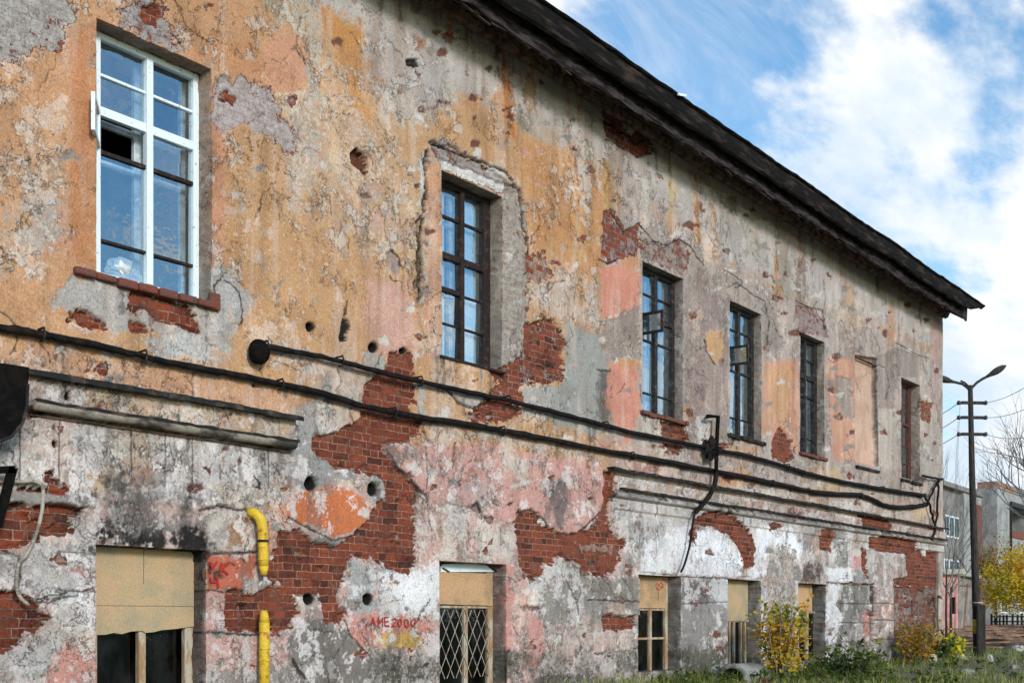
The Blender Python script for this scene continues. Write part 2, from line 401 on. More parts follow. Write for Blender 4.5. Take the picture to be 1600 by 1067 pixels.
patch('412,90 425,52 445,42 470,58 486,85 484,120 470,140 448,150 420,138', (204, 148, 114), .95, fl=.12, s=3, rg=4)
patch('478,0 500,0 500,150 492,290 486,290 478,160', (184, 174, 158), .85, fl=.6, s=6, rg=6)
patch('440,150 478,160 490,230 470,330 455,330', (192, 176, 156), .7, fl=.8, s=9, rg=8)
patch('420,0 475,0 480,60 450,40 425,40', (184, 172, 150), .8, fl=.6, s=10, rg=8)
patch('500,8 530,28 560,40 582,66 565,72 568,120 580,200 560,170 545,130 530,90 505,45', (194, 136, 72), .95, fl=.4, s=5, rg=6)
patch('575,120 640,150 655,185 620,195 590,165', (202, 196, 184), .9, fl=.95, s=9, rg=10)
patch('786,82 794,84 802,150 806,215 790,190 772,155 782,130', (190, 122, 58), 1, fl=.3, s=2.5, rg=4)
patch('822,90 834,96 838,180 828,200 818,150', (150, 116, 86), .9, fl=.4, s=3, rg=4)
patch('805,170 835,180 838,210 812,205', (140, 134, 126), .9, s=5, rg=4)
patch('840,180 938,240 942,262 838,210', (178, 160, 140), .7, s=10, rg=8)
patch('572,440 640,440 648,520 645,575 590,565 570,520', (206, 160, 146), .85, fl=.12, s=12, rg=6)
patch('500,560 600,560 570,640 490,620 440,560', (206, 162, 130), .7, fl=.9, s=14, rg=10)
patch('640,300 665,330 655,440 630,420', (196, 166, 130), .6, fl=.7, s=10, rg=8)
# streaks from the eaves down
for (x0, y0, x1, y1, w, c, a_) in [(948, 250, 950, 345, 7, (186, 142, 78), .9), (962, 260, 964, 330, 4, (206, 196, 180), .8), (1046, 215, 1050, 330, 5, (196, 172, 96), .8),
        (1086, 262, 1090, 380, 6, (186, 128, 60), .9), (1092, 255, 1096, 330, 3, (120, 78, 58), .8), (1112, 275, 1116, 410, 5, (190, 140, 84), .7), (1220, 340, 1226, 470, 14, (150, 142, 122), .6),
        (1212, 400, 1216, 470, 7, (182, 130, 76), .8), (1250, 350, 1246, 500, 5, (140, 116, 104), .85), (1172, 310, 1176, 400, 8, (176, 170, 150), .6), (912, 230, 915, 330, 5, (204, 196, 180), .7),
        (700, 60, 706, 160, 8, (196, 190, 180), .6), (745, 70, 748, 150, 6, (200, 196, 190), .6), (1325, 440, 1328, 520, 9, (196, 150, 106), .7), (1392, 470, 1394, 540, 9, (196, 150, 116), .7),
        (655, 55, 657, 78, 8, (160, 108, 66), .9), (1046, 330, 1052, 375, 9, (196, 150, 100), .7), (1005, 240, 1008, 360, 6, (196, 186, 172), .6), (880, 140, 884, 230, 8, (186, 182, 178), .7),
        (520, 160, 524, 300, 5, (206, 190, 160), .6), (600, 200, 604, 320, 5, (208, 180, 140), .5), (860, 330, 862, 440, 5, (210, 176, 130), .6), (905, 340, 908, 480, 5, (206, 170, 120), .6)]:
    patch([[x0 - w * .5, y0], [x0 + w * .5, y0], [x1 + w, y1], [x1 - w, y1]], c, a_, fl=.5, s=3.5, rg=4)
# --- bare brick and skimmed brick, upper floor
skim('-60,-60 100,-60 116,25 106,45 90,82 62,78 45,85 30,100 -60,92', wa=.80, c=(172, 166, 160))
skim('186,15 238,-10 262,30 275,65 302,88 240,72 192,38', wa=.8, c=(170, 160, 156))
brickp('225,10 242,6 250,20 246,42 230,36 222,25', wa=.3, h=-.045, rg=3)
skim('335,116 395,128 424,145 440,175 456,186 463,210 463,238 440,240 420,215 400,205 385,195 360,203 345,200 335,180', wa=.82, c=(178, 166, 162))
brickp('345,143 360,140 374,154 366,164 345,158', wa=.35, h=-.03, rg=3, c=(172, 150, 148))
brickp('546,238 556,232 570,240 577,260 571,272 558,262 549,255', wa=0, h=-.09, rg=2.5, st=.5)
patch('640,4 660,2 660,22 646,20', (110, 104, 100), .9, rg=4)
patch('607,395 616,390 628,410 629,428 620,432 610,415', (142, 124, 118), 1, fl=.2, h=-.02, rg=2.5)
line('612,390 622,402 629,420', 1.3)
patch('533,368 540,368 542,408 536,412', (158, 144, 128), .9, s=3, rg=3)
patch('205,515 350,545 400,470 350,420 320,420 150,430 100,430 85,480 105,495 165,512', (172, 166, 160), 1, fl=.3, h=-.012, rg=6)
patch('215,525 350,520 370,500 378,470 362,440 340,455 335,490 330,560 260,562', (184, 182, 178), 1, fl=.3, h=-.006, rg=5)
line('352,438 372,452 380,475 377,505', 1.3); line('350,430 335,445 340,470', 1.1)
brickp('203,458 232,452 315,484 315,522 268,505 236,490 205,480', wa=.22, rg=4)
brickp('206,506 226,504 240,516 226,522 210,520', wa=.15, rg=3)
brickp('104,484 140,486 158,504 168,514 130,512 106,500', wa=.15, h=-.06, rg=3)
patch('110,500 155,512 135,520 108,512', (206, 178, 160), 1, rg=4)
patch('655,238 688,220 742,243 792,262 816,300 826,400 829,500 790,580 775,575 775,310 700,262 690,560 665,560 655,470 662,330', (182, 158, 136), 1, fl=.5, rg=4, h=-.004)
patch('668,250 690,255 688,560 668,560 660,470 668,330', (204, 150, 112), .9, fl=.45, rg=3)
patch('670,222 692,218 806,290 800,310 690,262', (158, 150, 146), 1, br=.9, wa=.75, h=-.03, fl=.2, rg=3)
skim('788,300 815,295 824,380 826,560 798,580 780,570', c=(176, 166, 154), wa=.85, h=-.01, rg=4)
patch('690,250 790,290 790,304 690,264', (214, 212, 206), 1, br=.9, wa=.9, h=-.012, rg=2, s=1.5); patch('745,245 790,266 806,285 770,275', (206, 203, 196), .9, br=.9, wa=.9, rg=3)
line('668,236 667,300 662,330 656,370 658,420 655,470', 2.4, h=-.03, wob=3); line('672,222 700,232 745,250 790,268 812,300 824,380', 1.8, h=-.03)
line('664,330 652,350 654,420 650,450', 2.0, h=-.03); patch('652,248 666,238 664,300 656,312', (208, 204, 194), .95, rg=3, br=.8, wa=.85)
line('812,340 824,370 826,420 818,430', 1.6)
patch('738,440 778,450 778,578 740,560', (182, 176, 170), .8, rg=5)
brickp('770,580 815,562 824,505 866,496 880,520 878,596 842,602 818,600 816,640 790,662 742,660 726,648 762,620 778,600', wa=.42, h=-.035, rg=5, c=(168, 150, 144))
brickp('826,522 858,520 878,545 876,585 848,575 828,560', wa=.12, rg=4)
skim('822,400 842,398 862,430 845,442 826,440', wa=.7, c=(170, 140, 124))
patch('884,503 930,520 945,535 956,580 955,665 930,682 862,660 818,645 820,602 880,600', (158, 158, 152), 1, fl=.35, rg=5)
patch('815,605 878,605 862,655 818,640', (166, 164, 158), 1, fl=.15, rg=4)
patch('935,575 956,580 955,660 932,660', (110, 106, 102), .9, st=.2, s=6, rg=4)
line('933,578 955,580 952,576', 1.8)
patch('940,422 976,408 1000,425 1000,482 962,502 940,495', (208, 140, 118), 1, fl=.08, rg=3)
patch('958,398 1000,395 1000,420 975,425', (200, 146, 104), .9, fl=.2, rg=4)
patch('955,560 997,560 1001,640 985,692 964,672 945,615', (210, 142, 120), 1, fl=.12, rg=4)
patch('965,556 998,552 998,572 970,575', (196, 142, 88), .9, rg=4)
skim('944,508 975,488 1001,478 1001,560 966,562 944,548', c=(164, 150, 140), wa=.92, br_=.46, rg=5)
skim('943,330 960,326 975,360 998,350 1000,398 968,405 950,412 941,398', c=(158, 136, 132), wa=.5, rg=3)
line('955,330 965,345 976,362 1000,348', 1.4); line('935,405 950,412 962,408', 2.0)
brickp('943,163 972,165 992,190 1021,225 1016,241 995,248 972,230 945,212', wa=.42, c=(160, 128, 126), rg=4)
patch('972,176 992,178 1000,200 985,212 975,195', (176, 158, 120), 1, br=0, h=0, rg=3); line('943,188 965,195 985,210 995,225 1010,218', 2, h=-.03)
skim('1000,372 1040,384 1066,368 1078,400 1072,420 1066,428 1006,402', c=(164, 148, 138), wa=.72, rg=4)
line('1000,352 1020,375 1042,384 1062,372 1078,385 1100,415', 1.4)
skim('1068,432 1100,420 1142,470 1139,690 1100,680 1068,650', c=(166, 150, 142), wa=.94, br_=.46, h=-.012, rg=6)
patch('1075,500 1095,480 1110,490 1100,640 1080,640', MAU, .6, fl=.7, rg=8, s=8)
patch('1101,530 1110,515 1130,518 1132,553 1120,570 1106,556', (206, 162, 112), 1, br=0, h=0, fl=.2, rg=3); line('1101,530 1104,552 1118,570', 1.4)
patch('1066,640 1080,630 1086,650 1072,658', (206, 150, 96), .9, rg=4)
skim('1190,470 1215,490 1222,540 1212,560 1196,540', c=(164, 152, 144), wa=.9, br_=.46, rg=5); line('1136,450 1150,440 1170,455 1195,470 1204,500 1200,540', 1.3); line('1130,420 1145,430 1160,440 1150,450', 1.2)
skim('1118,300 1150,310 1160,330 1140,332', c=(150, 144, 138), wa=.9, br_=.46, rg=5)
patch('1192,565 1248,560 1248,705 1215,690 1192,680', (208, 152, 122), .95, fl=.3, rg=5, s=5); patch('1200,580 1235,575 1230,660 1205,650', (204, 160, 112), .7, s=10)
skim('1244,478 1262,480 1288,500 1292,525 1250,518', c=(158, 140, 136), wa=.75, rg=4); line('1242,470 1262,480 1285,484 1291,515', 1.5)
patch('1292,560 1335,560 1338,722 1300,720', (206, 150, 120), .9, fl=.35, rg=5, s=5); skim('1303,585 1330,592 1335,662 1318,650 1308,620', c=(168, 156, 146), wa=.92, br_=.46, rg=4)
patch('1338,556 1370,560 1370,730 1338,722', (206, 168, 142), 1, fl=.3, rg=.2, s=.6, h=-.09, br=0)
skim('1371,560 1400,545 1440,560 1437,590 1405,590 1395,640 1372,640', c=(162, 150, 142), wa=.94, br_=.46, rg=5); line('1368,566 1385,575 1392,600 1385,625', 1.1); line('1400,535 1430,552 1452,560', 1.2)
patch('1372,640 1406,640 1406,735 1372,730', (192, 180, 168), .9, fl=.4, rg=5); patch('1440,560 1472,550 1472,745 1440,740', (180, 170, 160), .9, fl=.4, rg=5, s=5)
skim('1436,625 1458,630 1452,660 1440,655', c=(176, 140, 116), wa=.5, rg=3); patch('1452,500 1473,498 1472,680 1458,640', (182, 150, 144), .8, s=8)
patch('1310,480 1350,490 1345,520 1312,505', (196, 160, 120), .7, fl=.8, s=8)
patch('1305,468 1330,478 1352,500 1325,492', (140, 134, 128), .7, s=5)
brickp('1205,690 1218,668 1240,690 1242,712 1228,725 1210,715', wa=.25, rg=4)
brickp('1033,660 1068,665 1075,690 1060,712 1036,698', wa=.3, rg=4); brickp('1100,690 1140,695 1120,712 1100,705', wa=.5, rg=4)
patch('1003,650 1035,655 1030,690 1002,685', (190, 182, 172), .9, fl=.7, rg=5); patch('1090,650 1112,652 1110,700 1088,700', (208, 204, 198), .95, rg=4)
# --- between the floors
patch('655,602 700,600 768,620 752,642 735,642 716,626 690,604', (170, 166, 160), 1, fl=.15, h=-.004, rg=4)
line('690,600 715,628 738,640 762,628 770,610', 1.8, h=-.02)
patch('580,543 590,552 618,575 605,588 572,580 568,560', (178, 176, 172), 1, fl=.1, h=-.004, rg=3)
patch('490,590 520,580 560,600 570,628 540,640 505,625', (150, 146, 138), .95, fl=.3, h=-.006, rg=7)
patch('520,582 562,590 565,612 545,610 520,605', (216, 178, 156), 1, fl=.9, rg=6)
patch('455,640 500,620 540,650 540,668 487,690 458,670', (164, 162, 158), 1, fl=.6, rg=6)
patch('490,630 540,635 540,665 505,672', (206, 200, 188), .85, fl=.9, rg=7)
patch('650,600 665,600 668,650 655,655', (178, 172, 160), .9, rg=4)
patch('670,655 780,665 860,690 940,700 945,735 850,715 760,690 660,690', (186, 140, 104), .9, fl=.8, s=8, rg=7)
patch('735,664 800,680 790,690 745,685', (176, 172, 166), .9, rg=5)
patch('945,690 1000,700 1100,730 1300,765 1470,790 1470,822 1220,780 950,732', (186, 160, 146), .9, fl=.6, s=6, rg=6)
for (x, y, w, hh, c) in [(1010, 735, 30, 12, (170, 120, 108)), (1090, 742, 30, 12, (196, 180, 170)), (1150, 745, 26, 14, (200, 140, 84)), (1190, 770, 40, 10, (206, 196, 188)), (1270, 785, 30, 10, (196, 160, 140)),
        (1330, 790, 40, 10, (210, 206, 200)), (1400, 805, 30, 10, (204, 196, 184)), (1000, 752, 30, 10, (206, 200, 196)), (1130, 778, 30, 10, (196, 188, 180)), (1250, 805, 26, 8, (150, 112, 104)), (1300, 760, 30, 9, (200, 168, 130)), (1440, 800, 18, 10, (200, 180, 130)), (1160, 705, 30, 16, (206, 158, 120)), (960, 700, 26, 14, (200, 140, 120)), (1290, 740, 26, 16, (200, 168, 130))]:
    patch(circle(x, y, w, hh), c, .9, fl=.6, s=5, rg=8)
# --- the entablature over the first ground floor window
patch('45,588 120,600 130,650 45,632', (196, 184, 178), 1, fl=.5, rg=3); patch('60,592 130,603 130,612 70,605', (140, 118, 114), .8, s=4)
patch('130,603 455,660 455,695 130,650', (190, 164, 136), 1, fl=.7, rg=4)
patch('130,625 455,682 455,700 130,655', (190, 152, 104), .75, fl=.75, s=7, rg=6)
for x in (30, 92, 205, 258, 300, 420): line(f'{x},{640 + x * .13} {x},{752 + x * .03}', .9, .75, wob=1)
patch('170,665 240,672 235,735 205,760 165,740', (168, 140, 104), .6, s=14, rg=10); patch('200,720 250,725 240,760 205,762', (150, 100, 72), .7, s=9, rg=6)
patch('45,660 120,660 120,760 60,740 40,700', (196, 168, 150), .6, s=12, rg=10); patch('130,730 160,730 175,775 140,770', (196, 158, 104), .7, s=8, rg=6)
# --- ground floor, left
brickp('-60,770 30,765 75,762 68,748 80,740 98,755 106,772 130,785 148,778 130,800 105,812 112,830 80,840 45,842 30,862 -60,866', wa=.28, rg=4)
patch('-60,765 30,768 148,778 148,795 118,792 -60,782', (150, 146, 140), .95, br=0, h=.05, rg=2, fl=.2)
patch('70,820 120,810 150,800 150,850 120,860 80,850 55,845', (204, 200, 196), .9, fl=.7, rg=6, st=.1)
patch('-60,866 30,862 60,850 125,850 148,860 148,985 90,960 60,925 -60,900', (190, 186, 182), 1, fl=.4, rg=5)
patch('60,935 110,925 125,880 110,930 60,925 30,900 30,880', (130, 124, 120), .8, s=8, rg=6)
patch('100,866 148,850 148,1000 125,985 120,920', (222, 219, 216), .95, fl=.5, rg=5); patch('112,885 125,880 150,925 140,930', (190, 120, 112), .8, rg=5)
brickp('-60,915 25,922 50,945 80,965 62,982 30,1012 -60,1030', wa=.3, rg=4, h=-.06, st=.25)
patch('-60,1000 30,985 60,980 90,950 110,955 100,1000 65,1067 -60,1100', (150, 146, 142), 1, fl=.9, st=.22, rg=8)
patch('45,1000 80,985 100,1000 75,1040 30,1067 20,1040', (208, 206, 202), .9, fl=.6, rg=9)
patch('62,1100 75,1050 105,1000 112,985 149,1010 149,1100', (210, 146, 132), 1, fl=.65, rg=6)
patch('105,985 130,975 149,985 149,1015 110,1010', (210, 180, 160), .8, fl=.8, rg=6)
line('0,862 30,868 28,935 60,940 120,930', 1.6, .8); line('60,935 120,922 148,920', 1.2)
for y0_ in (862, 922): line(f'90,{y0_} 148,{y0_ + 3}', 1.2, .7, h=-.012, wob=1.5)
patch('150,800 200,770 250,780 300,800 330,850 325,880 318,858 150,850 120,830', (124, 118, 114), .8, st=.32, s=22, rg=22)
patch('150,832 200,826 260,832 300,826 326,850 325,885 316,858 150,849', (50, 46, 44), .9, st=.85, s=8, rg=9)
patch('175,750 235,770 260,820 200,830 180,790', (120, 114, 108), .5, st=.3, s=14, rg=12)
patch('320,800 375,790 400,800 398,860 330,865', (196, 186, 176), 1, fl=.4, rg=4); patch('352,812 392,805 394,855 356,860', (186, 136, 92), .9, fl=.6, rg=5)
line('312,798 345,792 395,800', 2, h=-.02); line('325,864 400,862', 1.6, h=-.012, wob=1.5)
patch('322,868 398,865 396,905 375,920 324,922', (196, 104, 74), 1, fl=.12, rg=4); patch('375,905 415,900 440,912 390,925', (170, 160, 150), .9, rg=4)
patch('322,922 352,924 354,988 322,986', (212, 160, 150), 1, fl=.6, rg=3); line('322,922 370,924', 1.5, h=-.012); line('322,988 440,990', 1.8, h=-.012)
patch('322,992 450,990 446,1030 435,1048 322,1050', (210, 164, 154), 1, fl=.7, rg=4); patch('322,1050 450,1045 520,1070 520,1100 322,1100', (158, 152, 146), 1, fl=.6, rg=5)
patch('395,785 445,775 460,800 450,825 425,850 415,900 405,800', (206, 150, 122), .95, fl=.5, rg=5); patch('330,760 440,745 470,775 440,790 350,790', (196, 180, 160), .8, fl=.8, s=8, rg=8)
brickp('612,552 640,548 650,590 646,650 660,658 656,678 640,692 606,692 604,702 625,732 642,748 660,772 653,790 650,890 640,902 602,886 580,872 552,870 545,900 530,935 541,960 534,978 510,968 500,942 480,932 460,966 440,990 355,988 353,930 390,925 440,912 418,900 430,862 442,830 470,826 495,842 540,842 572,820 588,792 592,770 580,745 570,735 555,742 545,730 520,735 500,722 488,700 487,686 540,670 562,650 575,600 602,580', wa=.26, rg=4)
patch('560,840 640,800 648,870 600,870 550,860', (168, 146, 132), .0, wa=.35, s=10, rg=8)
patch('430,840 520,850 470,880 440,900', st=.35, s=10, rg=8)
patch('455,672 488,680 488,705 510,722 527,736 556,735 562,752 520,762 480,775 455,752', (152, 151, 148), 1, br=0, h=-.002, fl=.15, rg=4)
patch('570,755 585,742 602,752 604,775 588,786 572,775', (176, 172, 168), 1, br=0, h=-.002, fl=.3, rg=3)
patch('443,785 470,766 500,760 520,752 546,760 572,776 580,796 566,820 545,836 520,840 492,826 465,818 450,802', (206, 116, 66), 1, br=0, h=0, fl=.1, st=.02, rg=4)
patch('520,745 575,750 580,785 545,760 520,765', (200, 168, 150), .85, br=0, fl=.8, h=0, rg=5); patch('490,838 545,842 535,850 495,852', (150, 148, 142), 1, br=0, h=-.01, rg=4)
line('450,806 490,830 520,843 548,838 570,820', 1.6, h=-.01)
patch('462,930 500,928 500,948 482,958 466,945', (204, 190, 178), 1, br=0, h=-.004, rg=3)
# --- the large lilac-pink field and the surround of the second ground floor window
patch('655,772 692,785 712,782 760,812 805,818 815,850 820,905 832,940 840,1110 782,1110 780,878 687,872 687,1110 500,1110 535,1010 540,960 530,930 548,900 552,872 600,888 645,905 655,880', (218, 168, 154), 1, fl=.8, rg=5, br=0, h=0)
patch('670,778 690,790 700,860 670,872 655,850', (208, 164, 150), .9, fl=.7, rg=6); patch('690,790 710,785 715,868 690,872', (216, 208, 196), .9, fl=.5, rg=6, s=5); patch('740,830 800,830 805,875 745,872', (214, 206, 194), .8, fl=.8, rg=8, s=6)
patch('600,700 640,693 700,698 762,690 832,708 900,718 946,730 951,770 936,800 902,832 880,836 856,826 845,806 830,796 800,817 762,811 732,792 710,781 690,786 664,770 642,746 620,726', (206, 156, 144), 1, fl=.12, br=0, h=.008, rg=3.5)
patch('850,750 880,745 890,790 880,825 855,815', (120, 116, 114), .8, st=.15, s=13, rg=9); patch('690,745 760,745 780,790 740,790', (170, 156, 150), .7, s=15, rg=10)
patch('615,698 660,700 650,720 620,715', (160, 152, 148), .6, s=8); patch('785,700 830,720 820,760 795,745', (214, 200, 180), .7, fl=.9, s=8, rg=10)
line('664,698 668,740 666,772 674,830', 1.0, .8); line('700,785 735,792 765,812', 1.3, .6); line('738,790 745,785 750,800', 3, .9)
line('606,700 622,728 645,750 664,772', 1.8, h=-.01); line('800,818 832,797 848,810 858,828 884,838 905,832 938,800', 1.8, h=-.01)
patch('545,875 562,872 590,900 592,950 560,962 540,945', (166, 168, 164), 1, fl=.15, rg=5)
patch('590,885 622,892 655,890 685,870 687,960 640,965 600,955 590,930', (228, 227, 226), 1, fl=.5, rg=6)
patch('540,968 600,962 660,968 684,990 684,1010 560,1012 545,990', (208, 140, 126), .95, fl=.5, rg=6)
patch('590,990 640,985 664,995 662,1015 600,1012 588,1002', (214, 170, 74), .95, fl=.4, rg=4, s=4)
patch('560,1015 684,1015 686,1100 570,1100', (178, 168, 160), .95, fl=.7, rg=7, s=6)
patch('458,990 482,964 512,968 542,986 562,1010 582,1030 582,1100 500,1100 470,1060 452,1030', (130, 122, 114), 1, fl=.25, st=.05, h=.004, rg=5)
patch('470,1010 520,1000 540,1040 500,1050', DCM, .5, s=12, rg=9); line('540,968 545,990 565,1012 582,1032 640,1050', 1.3); line('458,1032 475,1060', 3)
patch('782,880 800,885 800,1040 783,1040', (208, 142, 132), .85, fl=.45, rg=3, s=3)
# --- ground floor, centre right
brickp('806,800 828,795 842,802 852,822 890,836 924,826 941,800 946,745 952,742 955,800 952,832 976,842 970,870 962,890 945,902 920,896 905,880 880,872 852,880 846,902 826,906 812,880', wa=.25, rg=4)
brickp('942,735 956,738 952,780 946,782', wa=.05, rg=2)
patch('905,848 960,852 955,862 915,860', (160, 150, 136), .0, wa=.9, s=3, rg=5)
patch('826,908 852,880 882,872 908,882 920,898 950,905 990,925 1000,985 940,982 915,960 900,985 830,985', (152, 146, 138), 1, fl=.55, rg=6)
patch('850,882 880,878 905,890 895,900 860,895', (212, 206, 196), .9, fl=.5, rg=5); patch('828,915 855,905 852,955 830,960', (208, 206, 204), .85, fl=.7, rg=6); patch('955,905 985,900 985,935 955,930', (204, 202, 196), .8, rg=6)
patch('920,905 996,898 996,940 930,935', (134, 128, 116), .85, rg=5); line('920,936 996,940', 1.5, h=-.015); line('885,905 900,940 905,960', 1.6, .6)
brickp('940,962 990,962 992,982 945,985', wa=.4, rg=3, h=-.03); patch('945,945 985,942 985,965 950,962', (200, 170, 150), .7, rg=5)
patch('830,985 900,972 935,985 1000,985 1000,1030 940,1050 828,1050', (208, 176, 166), .95, fl=.85, rg=8); patch('828,960 850,980 845,1045 826,1045', (210, 150, 140), .9, fl=.4, rg=6)
line('930,1020 980,1018 998,1010', 1.7, h=-.02); patch('930,1025 998,1018 998,1060 930,1060', (176, 170, 162), .9, fl=.7, rg=6)
patch('825,1045 930,1036 1000,1045 1000,1075 825,1080', (96, 94, 84), .75, st=.35, s=9, rg=14)
patch('690,1060 690,1055 560,1060 560,1100 690,1100', (150, 146, 138), .6, s=8)
# white plaster between the small ground floor windows
patch('955,768 1048,785 1056,880 1000,890 975,850 955,800', (194, 191, 188), .95, fl=.5, rg=5); patch('1002,850 1050,830 1056,895 1000,898', (228, 229, 230), .95, fl=.3, rg=6); patch('975,850 1000,850 1000,900 965,890', (160, 152, 142), .8, rg=7)
line('1003,790 1003,870', .9, .4, wob=1); line('1024,785 1024,865', 1.4, .75, wob=1); line('1158,800 1158,860', 1.2, .6, wob=1); line('970,775 1023,785', .8, .5, wob=1); line('1080,795 1155,808', .8, .5, wob=1)
patch('1060,790 1160,808 1160,830 1060,820', (178, 174, 170), .8, s=5, rg=6)
brickp('1086,812 1098,800 1135,800 1165,822 1180,850 1178,880 1160,892 1158,862 1140,838 1110,822 1090,825 1084,850 1072,850', wa=.25, rg=4, h=-.05)
patch('1053,822 1082,820 1078,895 1054,897', (226, 228, 232), .95, fl=.3, rg=4); patch('1082,835 1100,825 1125,828 1150,850 1160,880 1158,900 1080,902', (236, 238, 244), 1, fl=.22, rg=4, h=.004)
patch('1165,870 1180,826 1205,818 1235,825 1250,850 1252,900 1240,905 1165,902', (232, 234, 238), 1, fl=.3, rg=4, h=.004); brickp('1198,820 1210,815 1222,822 1205,830', wa=.2, rg=2)
patch('1200,862 1225,858 1250,870 1256,905 1244,960 1190,955 1186,905', (132, 130, 128), .95, fl=.85, rg=10); patch('1186,905 1198,905 1196,1040 1188,1040', (224, 228, 232), .9, rg=3)
patch('1240,905 1249,905 1249,1030 1240,1030', (226,228,230), .9, rg=3)
patch('1062,903 1136,900 1136,1060 1054,1060 1054,930', (150, 145, 142), 1, fl=.25, rg=3, br=0, h=0); patch('1064,912 1105,906 1118,925 1100,942 1062,940', (118, 112, 108), .9, rg=4); patch('1110,905 1136,903 1134,950 1112,935', (206, 208, 208), .9, fl=.5, rg=5)
line('1064,943 1136,940', 1.3, .7, h=-.012, wob=1); patch('1056,1010 1136,1020 1136,1060 1056,1060', (96, 98, 76), .7, st=.25, s=10, rg=12); patch('1060,955 1066,955 1062,1020 1058,1000', (206, 200, 194), .7, rg=3)
line('1020,896 1160,905', 1.4, .8)
patch('1256,800 1275,805 1275,870 1262,900 1253,880', (178, 170, 164), .9, fl=.5, rg=4); patch('1268,830 1282,828 1290,905 1272,890', (196, 170, 150), .9, fl=.7, rg=5); patch('1255,880 1285,882 1290,910 1250,908', (70, 62, 58), .7, st=.4, s=6, rg=5)
brickp('1281,826 1303,828 1300,862 1282,858', wa=.1, rg=3)
patch('1303,828 1325,832 1325,890 1310,888 1300,865', (150, 150, 144), 1, fl=.15, rg=4); patch('1326,862 1345,862 1348,888 1326,890', (206, 150, 148), 1, fl=.2, rg=4); patch('1328,830 1348,838 1346,862 1328,860', (190, 180, 172), .9, fl=.8, rg=5)
patch('1290,885 1328,887 1328,910 1291,908', (228, 231, 233), 1, fl=.3, rg=3, h=.02); patch('1328,888 1365,888 1365,912 1328,910', (160, 154, 150), 1, fl=.3, rg=3, h=.02); line('1291,910 1366,912', 1.6, .8)
patch('1291,912 1316,912 1310,945 1318,965 1308,1000 1300,1050 1291,1050', (228, 232, 236), 1, fl=.3, rg=5)
patch('1316,913 1364,913 1364,1060 1300,1060 1308,1000 1318,965 1309,945', (134, 130, 124), 1, fl=.35, rg=4, h=-.05); patch('1348,960 1364,950 1364,1010 1352,1010', (190, 130, 116), .9, s=4, rg=4); patch('1330,980 1350,970 1355,1030 1330,1035', (176, 172, 166), .7, s=8, rg=7)
for y_ in (942, 972, 1002): line(f'1310,{y_} 1362,{y_ + 1}', 1.3, .75, h=-.015, wob=1.2)
line('1364,915 1363,1040', 2.4, .85, wob=1)
patch('1366,892 1394,895 1392,1060 1366,1060', (170, 154, 148), 1, fl=.5, rg=3); patch('1366,945 1392,945 1392,962 1366,962', (186, 132, 120), .9, rg=4); patch('1366,965 1392,965 1390,998 1366,998', (180, 160, 152), .9, rg=4); patch('1366,1000 1392,1000 1390,1025 1366,1025', (140, 134, 130), .9, rg=4)
for y_ in (942, 968, 998, 1024): line(f'1366,{y_} 1392,{y_ + 1}', 1.5, .8, h=-.02, wob=1)
line('1396,912 1395,1040', 2.2, .9, wob=.8)
brickp('1340,803 1388,812 1390,828 1345,826', wa=.18, rg=3); brickp('1356,840 1390,838 1432,846 1428,866 1380,862 1358,855', wa=.15, rg=3)
brickp('1415,862 1440,858 1472,864 1472,918 1400,914 1395,905 1418,900', wa=.06, rg=3, h=-.05); brickp('1345,855 1356,860 1356,905 1348,890', wa=.1, rg=2)
patch('1365,866 1415,868 1412,900 1390,905 1366,892', (186, 166, 156), 1, fl=.6, rg=4, br=0, h=0); patch('1380,868 1398,866 1398,878 1382,880', (212, 206, 200), .9, rg=3)
skim('1398,916 1472,918 1472,1050 1398,1050', c=(140, 124, 112), wa=.62, h=-.06, rg=2, st=.18); patch('1400,935 1425,930 1425,1010 1402,1005', (176, 160, 156), .8, fl=.8, s=5, rg=6); line('1428,938 1429,962', 3, .85)
patch('1458,985 1472,980 1472,1010 1455,1008', (208, 206, 204), .9, rg=4)
patch('1440,856 1447,853 1449,868 1442,870', (220, 216, 210), 1, br=0, h=0, rg=2)
patch('1390,830 1470,846 1470,864 1432,846 1390,838', (190, 176, 164), .8, rg=4)
# moss and splash dirt along the ground
patch('960,1040 1475,1018 1475,1090 900,1110', (84, 84, 66), .7, st=.3, s=12, rg=16)
# --- holes, the shade inside painted dark
for hx, hy, hr, hry in [(486, 511, 6, 6), (585, 543, 6, 6), (632, 548, 5, 4), (487, 755, 8.5, 9), (585, 764, 7, 9), (484, 935, 8, 8), (577, 935, 6.5, 8), (86, 694, 3, 4), (100, 620, 2, 5)]: hole(hx, hy, hr, hry)
patch('536,498 542,488 545,505 541,530 534,532', (60, 50, 44), 1, st=.9, h=-.05, rg=2.5, s=1.5)
line('540,470 538,490', 1.5, .8)
# fine cracks
crk = ['275,0 290,40 330,70', '463,60 478,100', '925,680 945,700 960,690', '1286,430 1290,470 1284,500', '1210,360 1216,420', '655,640 668,690', '345,735 344,750', '1190,480 1210,500 1222,530', '710,690 706,730 690,745', '420,560 470,580', '1000,600 1010,660']
for c_ in crk: line(c_, .9, .7, h=-.006)
